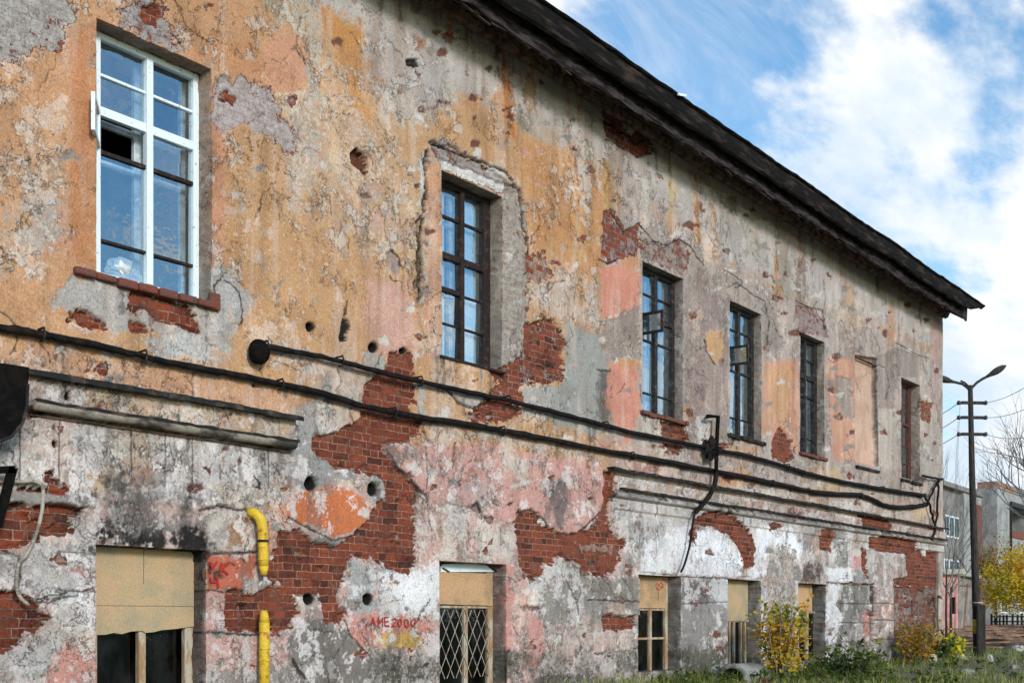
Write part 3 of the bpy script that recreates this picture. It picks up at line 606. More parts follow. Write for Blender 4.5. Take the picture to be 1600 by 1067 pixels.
# --- chance wear: flake clusters, runs, small chips and hair cracks
def toward(mask, c, a):
    if sum(c) < 420: mask = mask * (1 - .85 * sstep(C[..., 2], .38, .50))   # fresh limewash is the last coat: nothing older shows on it
    C[:] = C + (C3(c) - C) * (mask * a)[..., None]
up = (PY < HOR - (XVP - PX)[:, None] * .175)
pm = (BR < .5) & (ST < .5)
toward(pm * sstep(N6 * .55 + N1 * .4 + N5 * .22 + (FL - .5) * 1.5, .62, .80), (216, 188, 166), .72)
toward(pm * sstep(N7 * .55 - N1 * .3 + N5 * .22 + (FL - .5) * 1.5, .72, .90), (214, 160, 138), .6)
toward(pm * sstep(N7 * .5 + N2 * .3 + N5 * .25 + (FL - .5) * 1.2, .85, 1.0), (176, 170, 160), .75)
toward(pm * sstep(-N6 * .6 + N5 * .3 + (FL - .5) * .8, .85, 1.0), (150, 134, 120), .55)
toward(up * pm * sstep(NS, .45, 1.1), (210, 190, 174), .4)
toward(up * pm * sstep(-NS, .6, 1.2), (160, 122, 84), .35)
lowz = (~up) * pm
toward(lowz * sstep(N7 * .7 + N2 * .4 + N5 * .3, .95, 1.15), (84, 77, 72), .6)
toward(lowz * sstep(N6 + N5 * .3, .5, .68), (222, 217, 214), .75); toward(lowz * sstep(-N7 + N5 * .3, .75, .95), (128, 120, 114), .5); toward(lowz * sstep(NS + N5 * .2, .75, 1.1), (98, 90, 84), .4)
rc = random.Random(41)
def inside_open(x, y): 
    if 1334 < x < 1374 and 550 < y < 735: return True
    X0 = tx(x); z0 = wz(x, y); return any(a - .12 < X0 < b + .12 and c - .1 < z0 < d + .1 for _, a, b, c, d in OPEN)
for k in range(560):
    x = rc.uniform(-40, 1465); ytop = HOR - .60 * (XVP - x)
    x = x if rc.random() < .35 else rc.uniform(640, 1465); ytop = HOR - .60 * (XVP - x)
    y = rc.uniform(ytop, 1050) if x > 640 or rc.random() < .3 else rc.uniform(560, 1060)
    if inside_open(x, y): continue
    kk = (XVP - x) / 1600; sz = rc.uniform(2.5, 8) * kk * (1.5 if x > 1050 else 1)
    P_ = [[x + sz * rc.uniform(.5, 1.3) * math.cos(2 * math.pi * q / 7) * rc.choice((1, 1, 1.8)), y + sz * rc.uniform(.4, 1.2) * math.sin(2 * math.pi * q / 7)] for q in range(7)]
    t_ = rc.random()
    if t_ < .30: patch(P_, (206, 198, 188), 1, fl=.3, h=-.006, rg=3, s=1.5)
    elif t_ < .55: patch(P_, (150, 142, 134), 1, fl=.3, h=-.008, rg=3, s=1.5)
    elif t_ < .75: skim(P_, c=(160, 136, 126), wa=.6, h=-.016, rg=3, s=1.5)
    elif t_ < .975: patch(P_, (128, 82, 68), 1, h=-.02, rg=2.5, s=1.5, st=.15)
    else: patch(P_, (60, 52, 46), 1, h=-.03, rg=2, s=1.5, st=.5)
for k in range(210):
    x = rc.uniform(-30, 1460); ytop = HOR - .60 * (XVP - x); y = rc.uniform(ytop, 1040)
    if x < 640 and y < 540 and rc.random() < .6: continue
    if inside_open(x, y): continue
    kk = (XVP - x) / 1600; a = rc.uniform(0, 6.28); pts_ = [(x, y)]
    for q in range(rc.randint(3, 7)): 
        a += rc.gauss(0, .7); x += 11 * kk * math.cos(a) * .7; y += 11 * kk * math.sin(a); pts_.append((x, y))
    line(' '.join(f'{p[0]:.1f},{p[1]:.1f}' for p in pts_), rc.uniform(.6, 1.1), rc.uniform(.5, .85), h=-.008, wob=3)
# runs below sills, ledges and cables
for kind, a, b, c, d in OPEN[:6]:
    for q in range(7):
        X0 = rc.uniform(a - .1, b + .15); px_ = float(XVP - F * 12 / (X0 * CA + DW * SA)); kk = (XVP - px_) / 1600; y0 = HOR - (c - CH - .02) / 12 * (XVP - px_); L_ = rc.uniform(15, 75) * kk; w_ = rc.uniform(1.2, 3.5) * kk
        patch([[px_ - w_, y0], [px_ + w_, y0], [px_ + w_ * .4, y0 + L_], [px_ - w_ * .4, y0 + L_]], rc.choice([(92, 84, 78), (206, 200, 192), (120, 98, 82), (100, 92, 86)]), .7, rg=2.5, s=2.5)
for q in range(150):
    px_ = rc.uniform(-20, 1465); kk = (XVP - px_) / 1600; z_ = rc.choice([2.06, 1.80, 2.42, 1.78] if px_ < 455 or px_ > 950 else [2.40, 2.40, 2.75]); y0 = HOR - (z_ - .04) / 12 * (XVP - px_); L_ = rc.uniform(8, 60) * kk; w_ = rc.uniform(.8, 3.2) * kk
    patch([[px_ - w_, y0], [px_ + w_, y0], [px_ + w_ * .3, y0 + L_], [px_ - w_ * .3, y0 + L_]], rc.choice([(84, 76, 70), (96, 82, 72), (214, 208, 200), (150, 104, 70), (70, 64, 60)]), rc.uniform(.4, .75), rg=2.5, s=2.5)
for q in range(70):
    px_ = rc.uniform(420, 1465); kk = (XVP - px_) / 1600; y0 = HOR - .612 * (XVP - px_); L_ = rc.uniform(12, 90) * kk; w_ = rc.uniform(1, 4) * kk
    patch([[px_ - w_, y0], [px_ + w_, y0], [px_ + w_ * .3, y0 + L_], [px_ - w_ * .3, y0 + L_]], rc.choice([(110, 82, 66), (96, 84, 76), (206, 200, 194), (190, 134, 76), (80, 66, 58)]), rc.uniform(.4, .8), rg=3, s=2.5)
for q in range(60):   # rising damp and splash along the foot
    px_ = rc.uniform(560, 1465); kk = (XVP - px_) / 1600; y0 = HOR + 86 / 1600 * (XVP - px_); r_ = rc.uniform(8, 26) * kk
    patch(circle(px_, y0 - rc.uniform(0, 14) * kk, r_ * 1.3, r_), (88, 86, 72), rc.uniform(.3, .6), st=.12, rg=9, s=6)
patch('1339.5,560 1369,568 1369,729 1339.5,722', (208, 172, 148), 1, fl=.15, st=.02, rg=.2, s=.8, br=0); line('1370,560 1371.5,728', 2.2, .8, wob=.6); line('1337,555 1371,565', 1.8, .8, wob=.8); line('1337.5,556 1338,722', .9, .5, wob=.6)  # niche fill; shade of its recessed edges drawn in as dark lines
# plaster lips: where the render has come off, the joint behind the broken edge is open
Bm = H < -.028
edge = np.zeros_like(Bm)
for dx_, dz_ in ((1, 0), (-1, 0), (0, 1), (0, -1), (0, 2), (0, -2)):
    sh = np.roll(np.roll(Bm, dx_, 0), dz_, 1); edge |= Bm & ~sh
H = np.where(edge, H - .03, H)
H = np.where(~Bm & np.roll(Bm, -1, 1), H + .012, H)
for _ in range(1):
    Hp = np.pad(H, 1, mode='edge'); H = .4 * Hp[1:-1, 1:-1] + .15 * (Hp[:-2, 1:-1] + Hp[2:, 1:-1] + Hp[1:-1, :-2] + Hp[1:-1, 2:])
# --- relief: string course, block joints, ripple of the old plaster
Zr = rows - CH
def between(lo, hi): return ((Zr > lo) & (Zr < hi))[None, :]
for a_, b_, z0_, z1_, h_ in ((1003, 1024, .70, 1.55, .03), (1158, 1172, .72, 1.6, .03), (1240, 1252, .72, 1.6, .03), (1366, 1394, -1.2, .66, .045), (1056, 1136, -1.2, .64, .02), (1188, 1247, -1.2, .66, .02), (1318, 1330, .75, 1.6, .03), (948, 1000, .05, .60, .03), (90, 148, -1.2, .7, .02)):
    H = np.where(((PX > a_) & (PX < b_))[:, None] & between(z0_, z1_), H + h_, H)
H = np.where((PX > 958)[:, None] & between(1.60, 1.75), H + .04, H)
inl = ((PX < 456 + 4 * 0) & (PX > -300))[:, None]; inr = (PX > 952)[:, None]
for side in (inl, inr):
    H = np.where(side & between(1.845, 2.07), H + .085 - np.clip((2.07 - Zr)[None, :] * .12, 0, .05), H)
    roll = np.sqrt(np.clip(1 - ((Zr - 1.80) / .05) ** 2, 0, 1))[None, :]
    H = np.where(side & between(1.75, 1.85), H + .11 * roll, H)
H = H + .006 * N3 + .0025 * N1 + np.where(BR > .5, .006 * N2 + .003 * N4, .0018 * N4)
# dirt lying on the mouldings and washed down in streaks
ST = np.clip(np.where((inl) & between(1.74, 1.86), np.maximum(ST, .62 + .25 * N2), ST), 0, 1)
ST = np.clip(np.where((inr) & between(1.80, 1.87), np.maximum(ST, .45 + .3 * N2), ST), 0, 1)
ST = np.clip(ST + .10 * np.clip(NS - .5, 0, 1.5), 0, 1)
L_ = (C @ np.array([.3, .5, .2], np.float32))[..., None]; C = (C * .90 + .10 * L_ * np.array([1.05, 1.0, .93], np.float32)) * np.array([1.045, .985, .985], np.float32)
C *= (1 + .07 * N1 + .06 * NS)[..., None]; C = np.clip(C, .008, .85)

# --- the sheet
building = tag(empty('derelict_building', (14, 0, 0)), 'old two storey plaster and brick building with peeling ochre paint and black rotten eaves', 'building')
keep = np.ones((NX - 1, NZ - 1), bool); ring = []
for kind, a, b, c, d in OPEN:
    i0, i1 = int(np.argmin(abs(cols - a))), int(np.argmin(abs(cols - b))); j0, j1 = int(np.argmin(abs(rows - c))), int(np.argmin(abs(rows - d)))
    keep[i0:i1, j0:j1] = False
    ring.append((kind, [(i0, j) for j in range(j0, j1 + 1)], [(i, j1) for i in range(i0, i1 + 1)], [(i1, j) for j in range(j1, j0 - 1, -1)], [(i, j0) for i in range(i1, i0 - 1, -1)]))
V = np.empty((NX, NZ, 3), np.float32); V[..., 0] = cols[:, None]; V[..., 1] = -H; V[..., 2] = rows[None, :]
ii, jj = np.nonzero(keep); idx = ii * NZ + jj
Q = np.stack([idx, idx + NZ, idx + NZ + 1, idx + 1], 1)
verts = [V.reshape(-1, 3)]; cc = [C.reshape(-1, 3)]; mm = [np.stack([BR, FL, ST, WA], -1).reshape(-1, 4)]; quads = [Q]; nv = NX * NZ
depths = [0, .03, .08, .14, .20, .30]
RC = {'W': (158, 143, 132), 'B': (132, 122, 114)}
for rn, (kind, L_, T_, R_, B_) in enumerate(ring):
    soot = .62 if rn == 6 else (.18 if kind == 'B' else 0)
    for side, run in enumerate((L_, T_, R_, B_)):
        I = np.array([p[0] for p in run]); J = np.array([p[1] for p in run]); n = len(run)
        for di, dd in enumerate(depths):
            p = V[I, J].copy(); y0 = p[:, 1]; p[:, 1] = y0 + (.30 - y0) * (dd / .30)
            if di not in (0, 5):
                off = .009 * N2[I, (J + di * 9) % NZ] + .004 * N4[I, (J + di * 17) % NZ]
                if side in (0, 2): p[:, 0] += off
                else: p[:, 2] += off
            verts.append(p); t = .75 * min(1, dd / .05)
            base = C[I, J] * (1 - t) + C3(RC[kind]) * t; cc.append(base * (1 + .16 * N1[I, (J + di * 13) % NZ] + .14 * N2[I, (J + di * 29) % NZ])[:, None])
            m4 = np.stack([BR[I, J] * (1 - t), FL[I, J] * 0 + .4, np.clip(ST[I, J] * .5 + (.18 if kind == 'B' else .08) * t + (.35 * t if side == 1 else soot * t) + .1 * NS[I, J], 0, 1), WA[I, J]], -1); mm.append(m4)  # lintel undersides darkened further, their shade put into the mask
            if di:
                k = np.arange(n - 1); a = nv - n + k; b = nv + k
                quads.append(np.stack([a, b, b + 1, a + 1], 1)[:, ::-1])
            nv += n
verts = np.concatenate(verts).astype(np.float32); cc = np.concatenate(cc).astype(np.float32); mm = np.clip(np.concatenate(mm), 0, 1).astype(np.float32); quads = np.concatenate(quads).astype(np.int32)
me = bpy.data.meshes.new('wall'); nq = len(quads)
me.vertices.add(len(verts)); me.vertices.foreach_set('co', verts.ravel())
me.loops.add(nq * 4); me.loops.foreach_set('vertex_index', quads.ravel())
me.polygons.add(nq); me.polygons.foreach_set('loop_start', np.arange(0, nq * 4, 4, dtype=np.int32)); me.polygons.foreach_set('loop_total', np.full(nq, 4, np.int32))
me.polygons.foreach_set('use_smooth', np.ones(nq, bool)); me.update(calc_edges=True)
at1 = me.attributes.new('paint', 'FLOAT_COLOR', 'POINT'); at1.data.foreach_set('color', np.concatenate([cc, np.ones((len(cc), 1), np.float32)], 1).ravel())
at2 = me.attributes.new('mask', 'FLOAT_COLOR', 'POINT'); at2.data.foreach_set('color', mm.ravel())

mw = bpy.data.materials.new('peeling_plaster'); mw.use_nodes = True; t = mw.node_tree; t.nodes.clear(); N = NT(t)
geo = N.n('NewGeometry').outputs['Position']; sp = N.n('SeparateXYZ', {0: geo}); X_, Y_, Z_ = sp.outputs[0], sp.outputs[1], sp.outputs[2]
paint = N.n('Attribute', attribute_name='paint').outputs['Color']; am = N.n('Attribute', attribute_name='mask')
sc_ = N.n('SeparateColor', {0: am.outputs['Color']}); mB, mF, mS, mA = sc_.outputs[0], sc_.outputs[1], sc_.outputs[2], am.outputs['Alpha']
nA = N.noise(geo, 2.6, 6, .65); nB = N.noise(N.mapv(geo, (1, 1, .3)), 9, 6, .7); nC = N.noise(geo, 26, 5, .72); nD = N.noise(geo, 95, 3, .7); nE = N.noise(N.mapv(geo, (1, 1, 1), (7.3, 2, 5.1)), 11, 7, .72); nG = N.noise(N.mapv(geo, (1, 1, .8), (3.3, 8, 1.1)), 55, 4, .7)
def scl(c, k): return N.mix(1.0, c, k if isinstance(k, tuple) else N.n('CombineColor', {0: k, 1: k, 2: k}).outputs[0], 'MULTIPLY')
pl = N.mix(N.ss(nA, .42, .62, 0, .75), paint, scl(paint, (.84, .80, .76)))
pl = N.mix(N.ss(nB, .50, .68, 0, .6), pl, scl(paint, (1.12, 1.12, 1.14)))
# flakes: paler undercoat, then grey skim coat showing
fv = N.m('ADD', N.m('ADD', N.m('MULTIPLY', nE, .36), N.m('MULTIPLY', nC, .42)), N.m('MULTIPLY', nA, .22)); th = N.ss(mF, 0, 1, .70, .455, 'LINEAR')
f1 = N.ss(N.m('SUBTRACT', fv, th), -.012, .018)
pl = N.mix(N.m('MULTIPLY', f1, .8), pl, N.mix(.42, (.60, .52, .45), scl(paint, (1.35, 1.35, 1.4))))
fv2 = N.m('ADD', N.m('MULTIPLY', nB, .4), N.m('MULTIPLY', nG, .6)); f2 = N.ss(N.m('SUBTRACT', fv2, N.m('ADD', th, .015)), -.012, .02)
pl = N.mix(N.m('MULTIPLY', f2, .62), pl, N.mix(.35, (.30, .26, .23), scl(paint, (.7, .66, .62))))
# peeling coats: ragged contour edges with a tone step across them, broken into stretches
nP = N.noise(N.mapv(geo, (1, 1, .85), (1.7, 3.1, 9.4)), 1.9, 10, .66, dist=.35); nQ = N.noise(N.mapv(geo, (1, 1, 1), (5.7, 1.1, 2.4)), 4.2, 9, .66, dist=.2); nM = N.noise(N.mapv(geo, (1, 1, 1), (9.7, 4.1, 3.4)), 1.1, 4, .6)
gate = N.ss(N.m('ADD', nM, N.m('MULTIPLY', mF, .24)), .565, .64)
def contour(n_, w): return N.ss(N.m('ABSOLUTE', N.m('SUBTRACT', n_, .5)), w * .3, w, 1.0, 0.0)
pl = N.mix(N.m('MULTIPLY', N.ss(nP, .497, .503), N.m('MULTIPLY', gate, .55)), pl, scl(pl, (.80, .77, .76)))
pl = N.mix(N.m('MULTIPLY', N.ss(nQ, .56, .566), N.m('MULTIPLY', gate, .6)), pl, N.mix(.25, (.52, .46, .42), scl(pl, (1.20, 1.19, 1.19))))
ck = N.m('MULTIPLY', N.m('MAXIMUM', contour(nP, .0055), N.m('MULTIPLY', contour(N.m('SUBTRACT', nQ, .06), .005), .7)), gate)
pl = N.mix(N.m('MULTIPLY', ck, .55), pl, (.035, .028, .024))
pits = N.ss(nG, .30, .38, .45, 1.0); pl = scl(pl, pits); pl = scl(pl, N.ss(nG, .36, .64, .78, 1.2, 'LINEAR')); pl = N.mix(N.m('MULTIPLY', N.ss(nC, .62, .66), N.m('MULTIPLY', mF, .5)), pl, (.13, .10, .085))
# brick
bt = N.n('TexBrick', {'Vector': N.n('CombineXYZ', {0: N.m('ADD', X_, N.m('MULTIPLY', N.m('SUBTRACT', nE, .5), .045)), 1: N.m('ADD', Z_, N.m('MULTIPLY', N.m('SUBTRACT', N.noise(geo, 5, 4, .65), .5), .05)), 2: 0.0}).outputs[0],
     'Color1': (*lin((138, 66, 44)), 1), 'Color2': (*lin((86, 40, 30)), 1), 'Mortar': (*lin((168, 132, 114)), 1), 'Scale': 1.0, 'Mortar Size': .0055, 'Mortar Smooth': .25, 'Bias': -.1, 'Brick Width': .255, 'Row Height': .083}, offset=.5, squash=.5, squash_frequency=2)
bfac = bt.outputs['Fac']; bc = bt.outputs['Color']
bt2 = N.n('TexBrick', {'Vector': bt.inputs['Vector'].links[0].from_socket, 'Color1': (0, 0, 0, 1), 'Color2': (1, 1, 1, 1), 'Mortar': (.5, .5, .5, 1), 'Scale': 1.0, 'Mortar Size': .0055, 'Mortar Smooth': .1, 'Bias': 0.0, 'Brick Width': .255, 'Row Height': .083}, offset=.5, squash=.5, squash_frequency=2)
brand = N.n('SeparateColor', {0: bt2.outputs['Color']}).outputs[0]
bc = N.mix(N.m('MULTIPLY', N.ss(nE, .46, .60), .6), bc, (.15, .055, .032))
bc = N.mix(N.m('MULTIPLY', bfac, N.ss(nA, .46, .58, 0, .8)), bc, (.10, .065, .05)); bc = N.mix(N.ss(brand, .90, .94, 0, .5), bc, (.05, .022, .018)); bc = N.mix(N.ss(nC, .48, .66, 0, .65), bc, scl(bc, (.55, .5, .5))); bc = N.mix(N.ss(nE, .55, .68, 0, .5), bc, (.22, .15, .12)); bc = scl(bc, N.ss(nD, .3, .7, .78, 1.2, 'LINEAR'))
wth = N.ss(mA, 0, 1, .78, .30, 'LINEAR'); wv = N.m('ADD', N.m('ADD', N.m('MULTIPLY', nE, .5), N.m('MULTIPLY', nC, .38)), N.m('MULTIPLY', N.m('SUBTRACT', brand, .5), .16)); wv = N.m('ADD', wv, N.m('ADD', .06, N.m('MULTIPLY', bfac, .05)))
wm = N.ss(N.m('SUBTRACT', wv, wth), -.03, .04); wcol = N.mix(N.ss(nE, .40, .62), scl(paint, (.86, .83, .82)), scl(paint, (1.14, 1.14, 1.14))); wcol = scl(wcol, N.ss(nG, .36, .47, .50, 1.0)); wcol = N.mix(N.ss(nC, .50, .62, 0, .35), wcol, scl(paint, (.66, .52, .50)))
wcol = N.mix(N.m('MULTIPLY', bfac, .18), wcol, scl(paint, (.62, .58, .56)))
bc = N.mix(wm, bc, wcol)
bm = N.ss(N.m('ADD', mB, N.m('MULTIPLY', N.m('SUBTRACT', nC, .5), .55)), .42, .56)
col = N.mix(bm, pl, bc)
# grain, dirt and the painted shade of holes and recesses
col = scl(col, N.ss(nD, .28, .72, .72, 1.28, 'LINEAR'))
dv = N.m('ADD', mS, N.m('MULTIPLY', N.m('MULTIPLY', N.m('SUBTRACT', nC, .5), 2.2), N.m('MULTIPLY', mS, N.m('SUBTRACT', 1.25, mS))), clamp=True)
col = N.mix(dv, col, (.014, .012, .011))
hgt = N.m('ADD', N.m('MULTIPLY', N.m('MULTIPLY', N.m('SUBTRACT', 1.0, bfac), bm), N.m('MULTIPLY', N.m('SUBTRACT', 1.0, N.m('MULTIPLY', wm, .6)), .9)), N.m('ADD', N.m('MULTIPLY', nC, .45), N.m('SUBTRACT', N.m('MULTIPLY', f1, -.12), N.m('MULTIPLY', ck, .5))))
bp = N.n('Bump', {'Height': hgt, 'Strength': 1.0, 'Distance': .011})
bs = N.n('BsdfPrincipled', {'Base Color': col, 'Roughness': .92, 'Normal': bp.outputs[0]}); bs.inputs['Specular IOR Level'].default_value = .2
N.n('OutputMaterial', {0: bs.outputs[0]})
me.materials.append(mw)
wall = bpy.data.objects.new('wall', me); COL.objects.link(wall)
def under(o, parent):
    o.parent = parent; o.matrix_parent_inverse = Matrix.Translation(-parent.location); return o
under(wall, building)
# ------------------------------------------------------------------ building shell, eaves, roof
YB = 11.0
mb = MB(); mb.box(XR - .45, XR, .31, YB, -.3, ZT + .5); mb.build('side_wall', M_sidewall, building)
mb = MB(); mb.box(XR - .30, XR - .004, .0, .31, -.3, ZT); mb.build('corner_pier', M_sidewall, building)
mb = MB(); mb.box(-3, XR, YB, YB + .4, -.3, ZT + .5); mb.build('rear_wall', M_sidewall, building)
mb = MB(); mb.box(-3.4, -3, -.02, YB + .4, -.3, ZT + .5); mb.build('end_wall', M_sidewall, building)
mb = MB(); mb.box(-3, XR - .45, .32, YB, 3.2, 3.45); mb.box(-3, XR - .45, .32, YB, 7.0, 7.2); mb.box(-3, XR - .45, 5.2, 5.4, -.3, 7.0)
for x in (2.2, 8.7, 13.2, 16.9, 19.6, 22.4, 25.0): mb.box(x - .1, x + .1, .32, 5.2, -.3, 7.0)
mb.build('inner_wall', M_room, building)

def strip(name, prof, mat, x0=-3.4, x1=29.2, step=.16, jit=.012, wav=.02, parent=building, seed=0, smooth=False, taper=None):
    n = int((x1 - x0) / step) + 1; m_ = MB(); k = len(prof); vs = []; fs = []
    for i in range(n):
        x = x0 + (x1 - x0) * i / (n - 1)
        for q, (y, z) in enumerate(prof):
            if taper and x > taper[0]: z += (taper[1] - z) * .92 * min(1, (x - taper[0]) / (x1 - taper[0]))
            w = wav * mnoise.noise(Vector((x * .45, seed, 0))) + .5 * wav * mnoise.noise(Vector((x * 1.7, seed + 4, 0)))
            vs.append((x, y + random.uniform(-jit, jit) * .6, z + w + random.uniform(-jit, jit)))
    for i in range(n - 1):
        for q in range(k):
            q2 = (q + 1) % k
            fs.append((i * k + q, i * k + q2, (i + 1) * k + q2, (i + 1) * k + q))
    fs.append(tuple(range(k))[::-1]); fs.append(tuple((n - 1) * k + q for q in range(k)))
    m_.add(vs, fs); return m_.build(name, mat, parent, smooth)
# cornice along the wall head, boarded soffit, fascia, thick broken roof edge
strip('cornice', [(-.10, 8.30), (-.145, 8.40), (-.02, 8.46), (-.005, 8.33), (-.03, 8.27)], M_cornice, x1=XR + .1, jit=.006, wav=.004)
# soffit: individual boards across the overhang would be plank pattern: one relief mesh
mbs = MB(); x = -3.4
while x < XR - .1:
    w = random.uniform(.10, .19)
    dz = random.uniform(-.025, .025); dq = random.uniform(-.03, .03)
    if random.random() > .06:
        y0, z0, y1, z1 = -.06, 8.44 + dz, -.56, 8.13 + dz + dq
        mbs.add([(x, y0, z0), (x + w - .012, y0, z0), (x + w - .012, y1, z1), (x, y1, z1), (x, y0, z0 + .03), (x + w - .012, y0, z0 + .03), (x + w - .012, y1, z1 + .03), (x, y1, z1 + .03)],
                [(0, 1, 2, 3), (4, 7, 6, 5), (0, 4, 5, 1), (2, 6, 7, 3), (1, 5, 6, 2), (0, 3, 7, 4)])
    x += w
for k in range(60):   # splinters below the fascia
    x = random.uniform(2, 27.6); L = random.uniform(.1, .6); mbs.bar((x, -.56, 8.12 + random.uniform(-.02, .02)), (x + L, -.55 + random.uniform(-.02, .02), 8.11 + random.uniform(-.06, .02)), random.uniform(.015, .05), .015)
for k in range(130):   # torn laths hanging from the soffit
    x = random.uniform(2, 27.6); y = random.uniform(-.5, -.12); L = random.uniform(.12, .5)
    z = 8.43 + (y + .06) * .62 - .02
    a = Vector((x, y, z)); b = a + Vector((L * random.uniform(.4, 1), random.uniform(-.1, .1), random.uniform(-.09, .02)))
    mbs.bar(a, b, random.uniform(.015, .05), .01)
mbs.build('soffit', M_soffit, building)
strip('fascia', [(-.555, 8.11), (-.59, 8.11), (-.60, 8.40), (-.565, 8.41)], M_fascia, jit=.016, wav=.035, seed=3, step=.14, x1=XR - .05)
strip('roof_edge', [(-.60, 8.36), (-.73, 8.255), (-.765, 8.28), (-.785, 8.37), (-.775, 8.50), (-.76, 8.58), (-.60, 8.66), (-.40, 8.60), (-.45, 8.44)], M_roof, jit=.010, wav=.03, seed=9, taper=(27.9, 8.56))
strip('drip_edge', [(-.70, 8.50), (-.795, 8.55), (-.81, 8.565), (-.795, 8.595), (-.66, 8.65)], M_drip, jit=.007, wav=.03, seed=9, smooth=False)
mr = MB(); YR = 5.6; ZR = 12.2
nX = 90; vs = []; fs = []
for i in range(nX + 1):
    x = -3.5 + (29.15 + 3.5) * i / nX
    for y, z in ((-.70, 8.60), (-.40, 8.74), (2.5, 10.3), (YR, ZR), (YB + .9, 8.6)):
        if x > 23.5: z = min(z, 8.6 + (29.15 - x) * .64)
        vs.append((x, y, z + (.03 * mnoise.noise(Vector((x * .5, y, 1))) if y > 0 else -.03)))
for i in range(nX):
    for q in range(4): a = i * 5 + q; fs.append((a, a + 5, a + 6, a + 1))
mr.add(vs, fs); mr.build('roof', M_roof, building)
mr = MB(); p = at(1066, 147, 18.9); mr.box(-.12, .12, -.01, .01, -.015, .02, Matrix.Translation((tx(1063, -.8), -.83, wz(1063, 150, -.8))) @ Matrix.Rotation(-.25, 4, 'Y')); mr.build('torn_sheet', M_white, building)

# flashing on the string course, left piece and right piece
def flashing(x0, x1, z, y, h, wav, seed, mat=M_flash, drop=.0):
    strip('flashing', [(.0, z + h), (-y, z + h * .75), (-y - .012, z - drop), (-y + .012, z - drop), (-y + .02, z + h * .3), (0.0, z + h * .4)], mat, x0, x1, .09, .007, wav, seed=seed)
flashing(tx(-300), tx(458), CH + 2.075, .165, .03, .016, 2, drop=.03)
flashing(tx(44), tx(455), CH + 1.838, .135, .014, .01, 12, drop=.018)
flashing(tx(948), XR + .1, CH + 2.155, .13, .028, .02, 5, drop=.02)
flashing(tx(962), XR + .06, CH + 1.885, .11, .022, .012, 8, drop=.012)
mb = MB(); zc = CH + 1.80
mb.tube([(x, -.10 + .004 * random.uniform(-1, 1), zc + .004 * random.uniform(-1, 1)) for x in np.arange(tx(42), tx(455), .12)], .046, 12); mb.build('moulding', M_mould, building, True)
mb = MB()
for a, b in ((45, 205), (208, 300), (303, 452)): mb.box(tx(a), tx(b), -.032, -.01, CH + 1.722, CH + 1.734)
mb.build('moulding_fillet', M_cornice, building)

# ------------------------------------------------------------------ windows
def frame_window(X0, X1, Z0, Z1, matf, r=.20, left=.06, right=.07, bars=(), thick=None, mull=None, mullw=.085, style='T', glass=M_glass, inner=M_inner, top=.06, bot=.07, sill=None, open_vent=None, darkbars=False):
    """bars: list of (z, height, which columns 'LRB')"""
    y0, y1 = r, r + .07
    m_ = MB()
    m_.box(X0, X0 + left, y0, y1 + .02, Z0, Z1); m_.box(X1 - right, X1, y0, y1 + .02, Z0, Z1)
    m_.box(X0 + left, X1 - right, y0 + .003, y1, Z1 - top, Z1); m_.box(X0 + left, X1 - right, y0 + .003, y1, Z0, Z0 + bot)
    xm = mull if mull else (X0 + left + X1 - right) / 2
    m_.box(xm - mullw / 2, xm + mullw / 2, y0 - .012, y1 - .01, Z0 + bot, Z1 - top)
    md = []
    for z, h, w in bars:
        if darkbars and h < .05 and z < Z0 + 1.4: md += [(X0 + left, xm - mullw / 2, z, h), (xm + mullw / 2, X1 - right, z, h)]; continue
        if 'L' in w: m_.box(X0 + left, xm - mullw / 2, y0 + (.0 if h > .05 else .015), y1 - .012, z - h / 2, z + h / 2)
        if 'R' in w: m_.box(xm + mullw / 2, X1 - right, y0 + (.0 if h > .05 else .015), y1 - .012, z - h / 2, z + h / 2)
    win = m_.build('window', matf, building, bevel=.006)
    for a_, b_, z, h in md: mq = MB(); mq.box(a_, b_, y0 + .01, y1 - .012, z - h / 2, z + h / 2); mq.build('glazing_bar', M_brown, win)
    # each light gets its own pane, set a hair out of plane so that every one catches another bit of sky
    pg = MB()
    for cx0, cx1, k in ((X0 + left, xm - mullw / 2, 'L'), (xm + mullw / 2, X1 - right, 'R')):
        zs = [Z0 + bot] + sorted(z for z, h, w in bars if k in w) + [Z1 - top]
        for q in range(len(zs) - 1):
            if open_vent and k == 'L' and zs[q] < open_vent < zs[q + 1]: continue
            a_, b_ = random.uniform(-.006, .006), random.uniform(-.006, .006)
            yy = y0 + .042
            pg.add([(cx0, yy - a_ - b_, zs[q]), (cx1, yy + a_ - b_, zs[q]), (cx1, yy + a_ + b_, zs[q + 1]), (cx0, yy - a_ + b_, zs[q + 1])], [(0, 1, 2, 3)])
    pg.build('pane', glass, win)
    if inner:
        mi = MB(); yi = r + .17; w = .055
        for cx0, cx1 in ((X0 + left * .6, xm), (xm, X1 - right * .6)):
            mi.box(cx0, cx0 + w, yi, yi + .05, Z0, Z1); mi.box(cx1 - w, cx1, yi + .002, yi + .048, Z0, Z1)
            for z in [Z0 + .05, Z1 - .04] + [z - .03 for z, h, w_ in bars if h > .03 or 'B' in w_]:
                mi.box(cx0 + w, cx1 - w, yi + .004, yi + .046, z - .028, z + .028)
        mi.build('inner_frame', inner, win)
    return win
def bars_T(z0): return [(z0 + 3.47, .024, 'LR'), (z0 + 4.28, .036, 'LR'), (z0 + 4.65, .085, 'LR'), (z0 + 4.99, .028, 'LR')]
